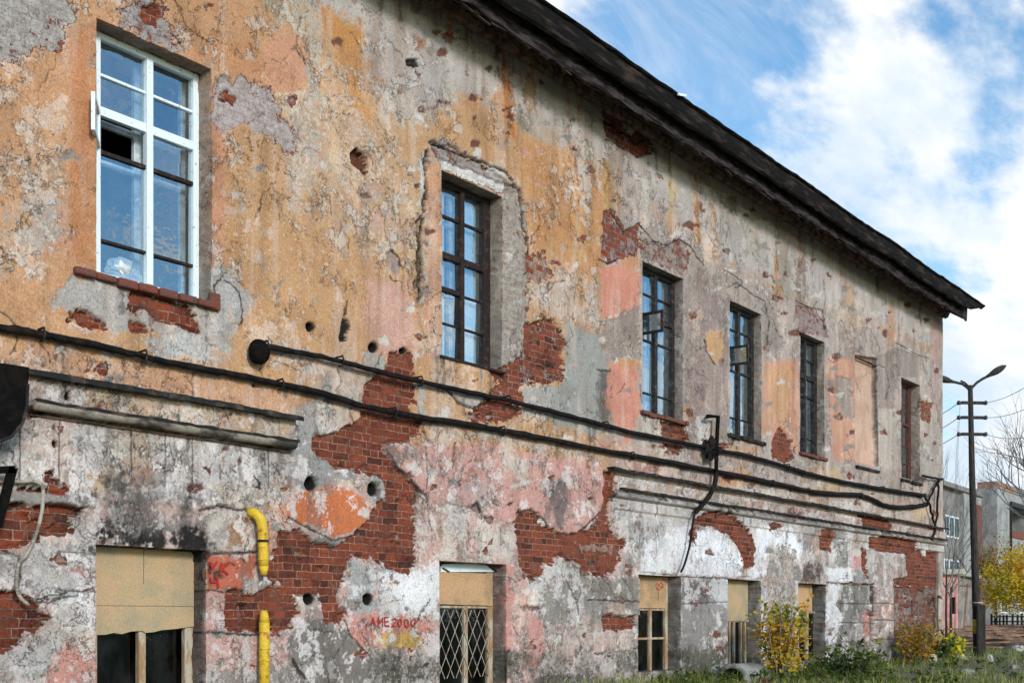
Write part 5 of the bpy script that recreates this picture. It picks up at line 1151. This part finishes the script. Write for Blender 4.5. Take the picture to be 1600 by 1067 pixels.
m_ = MB(); m_.box(loc_px(1512)[0], loc_px(1526.5)[0], -.30, -.255, -.5, loc_z(1518, 788), FM); m_.build('brick_panel', M_brickfar, flats)
zt2 = loc_z(1560, 775)
m_ = MB(); x0_, x1_ = loc_px(1527)[0], FL_
lo0, lo1 = loc_px(1548)[0], loc_px(1585)[0]
m_.box(x0_, lo0, -1.2, 11, -.5, zt2, FM); m_.box(lo1, x1_, -1.2, 11, -.5, zt2, FM); m_.box(lo0, lo1, .2, 11, -.5, zt2, FM); m_.box(lo0, lo1, -1.2, .2, loc_z(1565, 797), zt2, FM); m_.box(lo0, lo1, -1.2, .2, -.5, loc_z(1565, 842), FM); m_.build('wall', M_panel, flats)
m_ = MB(); m_.box(lo0 - .12, lo0, -1.35, -1.15, 1.5, loc_z(1560, 789), FM); m_.box(lo1, lo1 + .12, -1.35, -1.15, 1.5, loc_z(1560, 789), FM); m_.box(lo0, lo1, -1.34, -1.16, loc_z(1565, 797), loc_z(1565, 790), FM); m_.build('loggia_frame', M_dark, flats)
m_ = MB(); m_.box(lo0 + .3, lo1 - .3, .12, .198, loc_z(1565, 838), loc_z(1565, 806), FM); lw = m_.build('loggia_window', M_darkglass, flats)
m_ = MB(); m_.box(lo0 + .2, (lo0 + lo1) / 2 + .3, -1.30, -1.21, loc_z(1560, 842), loc_z(1560, 832), FM); m_.build('loggia_railing', M_brickfar, flats)
m_ = MB(); m_.box(x0_, loc_px(1555)[0], -1.25, 0, zt2, zt2 + .45, FM); m_.build('parapet', M_rustroof, flats)
m_ = MB(); m_.box(loc_px(1555)[0], x1_, -1.25, 2, zt2, zt2 + .5, FM); m_.box(loc_px(1436)[0], loc_px(1527)[0], -.4, 11, loc_z(1490, 766), loc_z(1490, 759), FM); m_.build('roof', M_panel2, flats)
def far_win(cx, z0, z1, w, yf):
    m_ = MB(); a = loc_px(cx)[0]; m_.box(a - w / 2, a + w / 2, yf - .04, yf - .002, z0, z1, FM); f_ = m_.build('window', M_white, flats)
    m_ = MB(); m_.box(a - w / 2 + .1, a - .05, yf - .06, yf - .042, z0 + .1, z1 - .1, FM); m_.box(a + .05, a + w / 2 - .1, yf - .06, yf - .042, z0 + .1, z1 - .1, FM); m_.build('pane', M_darkglass, f_)
for px in (1478, 1486, 1494):
    for zz_ in (5.4, 2.8): far_win(px, zz_, zz_ + 1.3, .9, 0)
for px in (1594, 1615, 1640):
    for zz_ in (5.2, 2.5): far_win(px, zz_, zz_ + 1.5, 1.8, -1.2)
for px in (1538, 1566): far_win(px, .9, 2.3, 1.6, -1.2)

# pink ruined outbuilding behind the far corner
def box_frame(a, b):
    u = (b - a); u.z = 0; L = u.length; u.normalize(); nn = Vector((u.y, -u.x, 0))
    M = Matrix((u, -nn, Vector((0, 0, 1)))).transposed().to_4x4(); M.translation = a; return M, L
ZO = 52.0; a = gat(1440, ZO); b = gat(1497, ZO - .15); M, L = box_frame(a, b); k_ = L / 57
out_ = tag(empty('outbuilding', a), 'small flaking pink outbuilding with narrow slit window and pale slab roof', 'outbuilding')
h_ = CH + (HOR - 898) * ZO / F - a.z
s0, s1 = (1486 - 1440) * k_, (1493 - 1440) * k_
m_ = MB(); zs0, zs1 = h_ * .22 + .3, h_ * .62
m_.box(0, s0, 0, 4, -.3, h_, M); m_.box(s1, L, 0, 4, -.3, h_, M); m_.box(s0, s1, 0, 4, -.3, zs0, M); m_.box(s0, s1, 0, 4, zs1, h_, M); m_.build('wall', M_pinkw, out_)
m_ = MB(); m_.box(s0, s1, .15, .2, zs0, zs1, M); m_.build('window', M_dark, out_)
a2_ = gat(1498, ZO + .25); b2_ = gat(1527, ZO + 5); M2, L2 = box_frame(a2_, b2_)
m_ = MB(); m_.box(.12, L2, .0, .25, -.3, h_ - .02, M2); m_.build('side_wall', M_greyw, out_)
m_ = MB(); m_.bar(M2 @ Vector((1.0, -.03, 0)), M2 @ Vector((2.2, -.03, 2.3)), .1, .06); m_.bar(M2 @ Vector((.2, -.03, 2.2)), M2 @ Vector((3, -.03, 2.25)), .08, .05); m_.build('leaning_lath', M_plank, out_)
m_ = MB(); m_.box(-.2, L + .2, -.3, 4.3, h_ + .002, h_ + .25, M); m_.build('roof', M_slab, out_, bevel=.05)
m_ = MB(); m_.box(.32, L2 + .2, -.25, .4, h_ - .012, h_ + .19, M2); m_.build('roof', M_slab, out_, bevel=.05)
# red roofed house behind the yellow tree
ZH = 84.0; a = gat(1528, ZH); b = gat(1640, ZH + 4); M, L = box_frame(a, b); hw = CH + (HOR - 888) * ZH / F - a.z; hr = CH + (HOR - 855) * ZH / F - a.z
hs = tag(empty('red_roofed_house', a), 'low white walled house with a faded red roof half hidden by the yellow tree', 'house')
m_ = MB(); m_.box(0, L, 0, 6, -.3, hw, M); m_.build('wall', M_panel, hs)
m_ = MB(); m_.add([M @ Vector(v) for v in ((-.4, -.5, hw), (L + .4, -.5, hw), (L + .4, 6.5, hw), (-.4, 6.5, hw), (1.6, 3, hr + .6), (L - 1.6, 3, hr + .6))], [(0, 1, 5, 4), (1, 2, 5), (2, 3, 4, 5), (3, 0, 4), (3, 2, 1, 0)]); m_.build('roof', M_redroof, hs)
for q in (1.2, 3.2):
    m_ = MB(); m_.box(q, q + .9, -.03, -.002, 1.0, 2.2, M); m_.build('window', M_dark, hs)
# fence behind the yellow tree
Zf = 58.0; a = gat(1548, Zf); b = gat(1700, Zf - 3); M, L = box_frame(a, b)
fe = tag(empty('fence', a), 'low dark picket fence under the yellow tree', 'fence')
m_ = MB(); m_.box(0, L, -.02, .02, .35, .42, M); m_.box(0, L, -.02, .02, .6, .66, M); m_.build('rail', M_fence, fe)
m_ = MB(); x = 0
while x < L: m_.box(x, x + .1, -.045, -.022, .12, .75 + random.uniform(-.06, .05), M); x += random.uniform(.14, .3)
m_.build('pickets', M_fence, fe)

# ------------------------------------------------------------------ vegetation
def leaves(mb_, c, n, rad, size, squash=(1, 1, 1), clump=0, seed=0, flat=.0):
    rg_ = random.Random(seed)
    cs = []
    for k in range(max(1, clump)):
        d = Vector((rg_.gauss(0, 1), rg_.gauss(0, 1), rg_.gauss(0, 1))).normalized() * rad * rg_.random() ** .4
        cs.append((Vector((d.x * squash[0], d.y * squash[1], d.z * squash[2])), rad * rg_.uniform(.2, .42)))
    for k in range(n):
        cc_, rr_ = rg_.choice(cs)
        p = Vector(c) + cc_ + Vector((rg_.gauss(0, .5), rg_.gauss(0, .5), rg_.gauss(0, .5))) * rr_
        s_ = size * rg_.uniform(.6, 1.4)
        u = Vector((rg_.gauss(0, 1), rg_.gauss(0, 1), rg_.gauss(0, .7))).normalized(); w = u.orthogonal().normalized()
        w = (w * math.cos(k) + u.cross(w) * math.sin(k))
        mb_.add([p - u * s_, p + w * s_ * .45, p + u * s_, p - w * s_ * .45 + u.cross(w) * s_ * .2], [(0, 1, 2, 3)])
def grow(mb_, p, d, L, rad, lvl, rg_, tips=None, spread=.55, up=.08, kids=(2, 4), shrink=.68):
    pts = [p]; n_ = 5; dd = d.copy()
    for k in range(n_):
        dd = (dd + Vector((rg_.gauss(0, .13), rg_.gauss(0, .13), rg_.gauss(0, .08) + up * .4))).normalized(); pts.append(pts[-1] + dd * L / n_)
    mb_.tube(pts, [rad * (1 - .5 * k / n_) for k in range(n_ + 1)], 5 if lvl > 1 else 3, cap=False)
    if tips is not None: tips.append(pts[-1])
    if lvl <= 0: return
    for k in range(rg_.randint(*kids)):
        t_ = rg_.uniform(.35, 1); i = min(n_ - 1, int(t_ * n_)); q = pts[i].lerp(pts[i + 1], t_ * n_ - i)
        ax = Vector((rg_.gauss(0, 1), rg_.gauss(0, 1), rg_.gauss(0, 1))).normalized(); nd = (dd + ax * spread + Vector((0, 0, up))).normalized()
        grow(mb_, q, nd, L * shrink * rg_.uniform(.75, 1.15), rad * .52, lvl - 1, rg_, tips, spread, up, kids, shrink)
def bare_tree(name, label, base, height, seed, lvl=4, trunk_h=.3, spread=.55, rad=.14, kids=(3, 5), group='bare trees', lean=(0, 0)):
    rg_ = random.Random(seed); root = tag(empty(name, base), label, 'tree', group)
    th = height * trunk_h; top = Vector((base.x + lean[0], base.y + lean[1], base.z + th))
    m_ = MB(); m_.tube([base - Vector((0, 0, .3)), base.lerp(top, .5) + Vector((.05, .03, 0)), top], [rad * 1.3, rad, rad * .8], 8); m_.build('trunk', M_bark, root, True)
    m_ = MB()
    for k in range(5):
        an = k * 1.26 + rg_.random(); grow(m_, top - Vector((0, 0, rg_.uniform(0, .25) * th)), Vector((math.cos(an) * .5, math.sin(an) * .5, 1)).normalized(), height * .30, rad * .55, lvl, rg_, None, spread, .12, kids)
    m_.build('crown', M_twig, root)
bare_tree('bare_tree', 'large leafless tree reaching in over the lamp wires from the right edge', gat(1675, 42), 10.5, 11, 4, .28, .75, .16, (3, 4))
bare_tree('bare_tree', 'leafless tree with upright twigs just beyond the far corner of the building', gat(1486, 50), 8.3, 5, 4, .25, .42, .055, (3, 4))
bare_tree('bare_tree', 'small dark leafless sapling close against the far corner of the building', gat(1479, 36), 6.6, 31, 4, .35, .35, .035, (2, 4))
# yellow tree
base = gat(1604, 56); ty = tag(empty('yellow_tree', base), 'round bright yellow autumn tree in front of the red roofed house', 'tree')
m_ = MB(); rg_ = random.Random(3); top = base + Vector((0, 0, 1.5)); m_.tube([base - Vector((0, 0, .2)), base + Vector((.04, 0, .8)), top], [.16, .13, .11], 8)
for k in range(7): an = k * .9; grow(m_, top, Vector((math.cos(an), math.sin(an), .9)).normalized(), 1.5, .06, 2, rg_)
m_.build('trunk', M_bark, ty)
m_ = MB(); leaves(m_, base + Vector((0, 0, 2.35)), 7500, 1.75, .075, (1.1, 1.1, .9), 80, 4); m_.build('crown', M_leafY, ty)
base = gat(1556, 60); ty = tag(empty('yellow_tree', base), 'paler orange thin crowned tree behind the bright yellow tree', 'tree')
m_ = MB(); top = base + Vector((0, 0, 1.6)); m_.tube([base - Vector((0, 0, .2)), top], [.10, .07], 8)
for k in range(6): an = k * 1.1; grow(m_, top, Vector((math.cos(an), math.sin(an), 1.3)).normalized(), 1.7, .04, 3, rg_)
m_.build('trunk', M_bark, ty)
m_ = MB(); leaves(m_, base + Vector((0, 0, 3.0)), 2600, 1.9, .07, (1.1, 1.1, .8), 40, 8); m_.build('crown', M_leafO, ty)

def shrub(name, label, base, h, w, nst, nleaf, mat, size, seed, stem_mat=M_twig, group=None, cat='shrub', lean=(0, 0)):
    rg_ = random.Random(seed); root = tag(empty(name, base), label, cat, group); st = MB(); lf = MB()
    for k in range(nst):
        an = rg_.random() * 6.28; rr = w * .5 * rg_.random() ** .5; d = Vector((math.cos(an) * rr + lean[0], math.sin(an) * rr + lean[1], h * rg_.uniform(.55, 1))); pts = [base + Vector((d.x * .25, d.y * .25, -.05))]
        for q in range(1, 6): t_ = q / 5; pts.append(base + Vector((d.x * (.25 + .75 * t_), d.y * (.25 + .75 * t_), d.z * t_)) + Vector((rg_.gauss(0, .02), rg_.gauss(0, .02), 0)))
        st.tube(pts, [.012 * (1.2 - q / 6) for q in range(6)], 4, cap=False)
        for q in range(nleaf // nst):
            t_ = rg_.uniform(.12, 1) ** .8; i = min(4, int(t_ * 5)); p = pts[i].lerp(pts[i + 1], t_ * 5 - i) + Vector((rg_.gauss(0, 1), rg_.gauss(0, 1), rg_.gauss(0, 1))) * w * .10
            s_ = size * rg_.choice((.5, .8, 1, 1.2, 1.7)); u = Vector((rg_.gauss(0, 1), rg_.gauss(0, 1), rg_.gauss(0, .6))).normalized(); v_ = u.orthogonal().normalized(); v_ = v_ * math.cos(q) + u.cross(v_) * math.sin(q)
            lf.add([p - u * s_, p + v_ * s_ * .5, p + u * s_, p - v_ * s_ * .5], [(0, 1, 2, 3)])
    st.build('stems', stem_mat, root); lf.build('foliage', mat, root)
shrub('shrub', 'tall green and yellow leafed shrub against the scaly white pier', gat(1222, 19.2), 1.35, .95, 26, 2600, M_leafM, .034, 1)
shrub('shrub', 'small rounded orange and green bush by the blind grey niche near the far corner', gat(1432, 25.2), .92, 1.0, 24, 2000, M_leafO, .033, 2)
shrub('shrub', 'lime yellow leafed little bush between the corner and the pole', gat(1484, 27.5), .62, .7, 14, 500, M_leafL, .045, 6)
shrub('shrub', 'dark green weedy bush at the foot of the far corner', gat(1462, 26.8), .6, .9, 14, 700, M_leafG, .05, 7)
shrub('shrub', 'low dark green weed clump under the two panelled niches', gat(1322, 20.0), .42, 1.5, 16, 800, M_leafG, .05, 9)
# weeds: a mass nobody could count
gr = MB(); rg_ = random.Random(12)
def blade(p, h, w, lean):
    a = rg_.random() * 6.28; s_ = Vector((math.cos(a), math.sin(a), 0)) * w; l_ = Vector((rg_.gauss(0, 1), rg_.gauss(0, 1), 0)) * lean
    gr.add([p - s_, p + s_, p + s_ * .6 + l_ * .4 + Vector((0, 0, h * .6)), p - s_ * .6 + l_ * .4 + Vector((0, 0, h * .6)), p + l_ + Vector((0, 0, h))], [(0, 1, 2, 3), (3, 2, 4)])
for k in range(15000):
    Z = 15.5 + 26 * rg_.random() ** 1.7; px = rg_.uniform(760, 1650); p = gat(px, Z)
    if p.y > -.08 and p.x < XR + .1: continue
    dens = .5 + .7 * mnoise.noise(Vector((p.x * .6, p.y * .6, 5)))
    if rg_.random() > dens + (.35 if p.y > -1.2 else 0): continue
    blade(p, rg_.uniform(.05, .22) * (1.2 if p.y > -1 else .9), rg_.uniform(.004, .011), .07)
o = gr.build('grass', M_grass, None); tag(o, kind='stuff')
wd = MB()
for k in range(520):
    Z = 16.5 + 20 * rg_.random() ** 1.4; px = rg_.uniform(850, 1640); p = gat(px, Z)
    if p.y > -.12 and p.x < XR + .1: continue
    if mnoise.noise(Vector((p.x * .5, p.y * .5, 9))) < -.05: continue
    leaves(wd, p + Vector((0, 0, .10)), rg_.randint(14, 40), .16, .035, (1.2, 1.2, .8), 3, k)
o = wd.build('weeds', M_leafG, None); tag(o, kind='stuff')
fl = MB()
for k in range(900):
    p = gat(rg_.uniform(820, 1640), 15.5 + 22 * rg_.random()); 
    if p.y > -.05 and p.x < XR: continue
    s_ = rg_.uniform(.02, .04); a = rg_.random() * 6; u = Vector((math.cos(a), math.sin(a), rg_.gauss(0, .25))) * s_; v_ = Vector((-math.sin(a), math.cos(a), rg_.gauss(0, .3))) * s_ * .6; p = p + Vector((0, 0, .02 + .03 * rg_.random())); fl.add([p - u, p + v_, p + u, p - v_], [(0, 1, 2, 3)])
o = fl.build('fallen_leaves', M_leafY, None); tag(o, kind='stuff')
# ------------------------------------------------------------------ concrete pieces by the small windows, rubble, planks
e = tag(empty('concrete_pipe', gat(1160, 19.0)), 'broken grey concrete pipe lying below the fourth boarded window', 'concrete pipe')
m_ = MB(); a = gat(1142, 18.2) + Vector((0, 0, .02)); b = gat(1183, 19.2) + Vector((0, 0, .0)); d = (b - a); n_ = 20; vs = []; fs = []
ax = d.normalized(); uu = ax.cross(Vector((0, 0, 1))).normalized(); vv_ = uu.cross(ax)
for i, (t_, rr_) in enumerate(((0, .20), (.0, .27), (.25, .275), (.6, .27), (1, .26), (1, .2), (.5, .2), (0.05, .2))):
    for k in range(n_):
        an = 2 * math.pi * k / n_; q = a + d * t_ + (uu * math.cos(an) + vv_ * math.sin(an)) * rr_ * (1 + .04 * mnoise.noise(Vector((k * .7, t_ * 4, 2)))); vs.append(q)
for i in range(8):
    for k in range(n_): k2 = (k + 1) % n_; fs.append((i * n_ + k, i * n_ + k2, ((i + 1) % 8) * n_ + k2, ((i + 1) % 8) * n_ + k))
m_.add(vs, fs); m_.build('pipe_shell', M_conc, e, True)
chunk = [('rough mossy concrete kerb lying under the third boarded window', 1035, 19.2, .34, (1.7, .6, .55), M_conc), ('grey concrete boulder at the open end of the broken pipe', 1126, 18.6, .22, (1, .8, .8), M_conc), ('small white plaster lump beside the foot of the pole', 1547, 26.0, .09, (.8, .8, 1.2), M_slab),
         ('pale rubble block by the far corner bush', 1457, 26.2, .13, (1, .8, 1), M_slab), ('flat pale stone in the grass in front of the pole', 1512, 21, .14, (1.4, 1, .5), M_conc), ('grey stone at the right end of the grass', 1585, 22.5, .10, (1.3, 1, .6), M_conc),
         ('chalky white stone right of the plank heap', 1592, 34, .2, (1.3, 1, .7), M_slab), ('broken brick lying left of the shrub', 1196, 18.2, .10, (1.6, .8, .7), M_brickloose), ('pale stone half sunk in the weeds below the blind niche', 1345, 20.5, .15, (1.4, 1, .6), M_conc), ('white concrete scrap between the lime bush and the pole', 1502, 29, .10, (1.2, 1, .7), M_slab)]
for k, (lb, px, Z, r_, sq, mt) in enumerate(chunk):
    m_ = MB(); p = gat(px, Z); lump(m_, (0, 0, 0), r_, k * 5 + 2, .45, 12, sq); o = m_.build('rubble_chunk', mt, None); o.location = p + Vector((0, 0, r_ * sq[2] * .45)); tag(o, lb, 'rubble', 'rubble chunks')
ph = gat(1560, 38); rg_ = random.Random(77)
wheretxt = ['in the left end', 'in the middle', 'in the right end']
base_mb = MB(); base_mb.box(-1.6, 1.6, -.09, .09, -.025, .025); proto = None
for k in range(26):
    layer = k // 9; px = 1502 + (k * 37 % 118); Z = 35 + (k * 13 % 7); p = gat(px, Z) + Vector((0, 0, .08 + .14 * layer + .05 * rg_.random() + .25 * max(0, 1 - abs(px - 1565) / 60)))
    if proto is None: o = proto = base_mb.build('plank', M_plank, None)
    else: o = proto.copy(); COL.objects.link(o)
    o.location = p; o.rotation_euler = (rg_.gauss(0, .10), rg_.gauss(0, .06), math.atan2(RGT.y, RGT.x) + rg_.gauss(0, .35)); o.scale = (rg_.uniform(.45, 1.15), rg_.uniform(.7, 1.3), 1)
    tag(o, 'weathered brown plank lying loose in the heap of old boards right of the pole', 'plank', 'planks in the heap of old boards')
m_ = MB(); n_ = 40; vs = []; fs = []
c = gat(1562, 39)
for i in range(n_ + 1):
    for j in range(n_ + 1):
        x = (i / n_ - .5) * 9; y = (j / n_ - .5) * 9; p = Vector((c.x, c.y, 0)) + RGT * x * .62 + FWD * y
        r2_ = (x / 4.4) ** 2 + (y / 4.4) ** 2; h = max(-.02, .42 * (1 - r2_)) * (1 + .5 * mnoise.noise(p * .9)) + (.07 * mnoise.noise(p * 3) if r2_ < 1 else 0); vs.append((p.x, p.y, gz(p.x, p.y) + h - .02))
for i in range(n_):
    for j in range(n_): a = i * (n_ + 1) + j; fs.append((a, a + n_ + 1, a + n_ + 2, a + 1))
m_.add(vs, fs); o = m_.build('rubble_mound', material('rubble_soil', (128, 108, 92), .95, .4, 4, (88, 76, 64), .5, bump=.06, gscale=14), None); tag(o, kind='structure')
# bag on the sill of the first window
m_ = MB(); lump(m_, (0, 0, 0), .12, 4, .45, 22, (1.25, .7, .9)); lump(m_, (.15, .02, -.03), .085, 9, .5, 18, (1, .8, 1.0)); o = m_.build('plastic_bag', M_bag, None); o.location = (6.22, .31, CH + 3.27)
tag(o, 'crumpled white plastic bag behind the lower left glass of the white window', 'plastic bag')
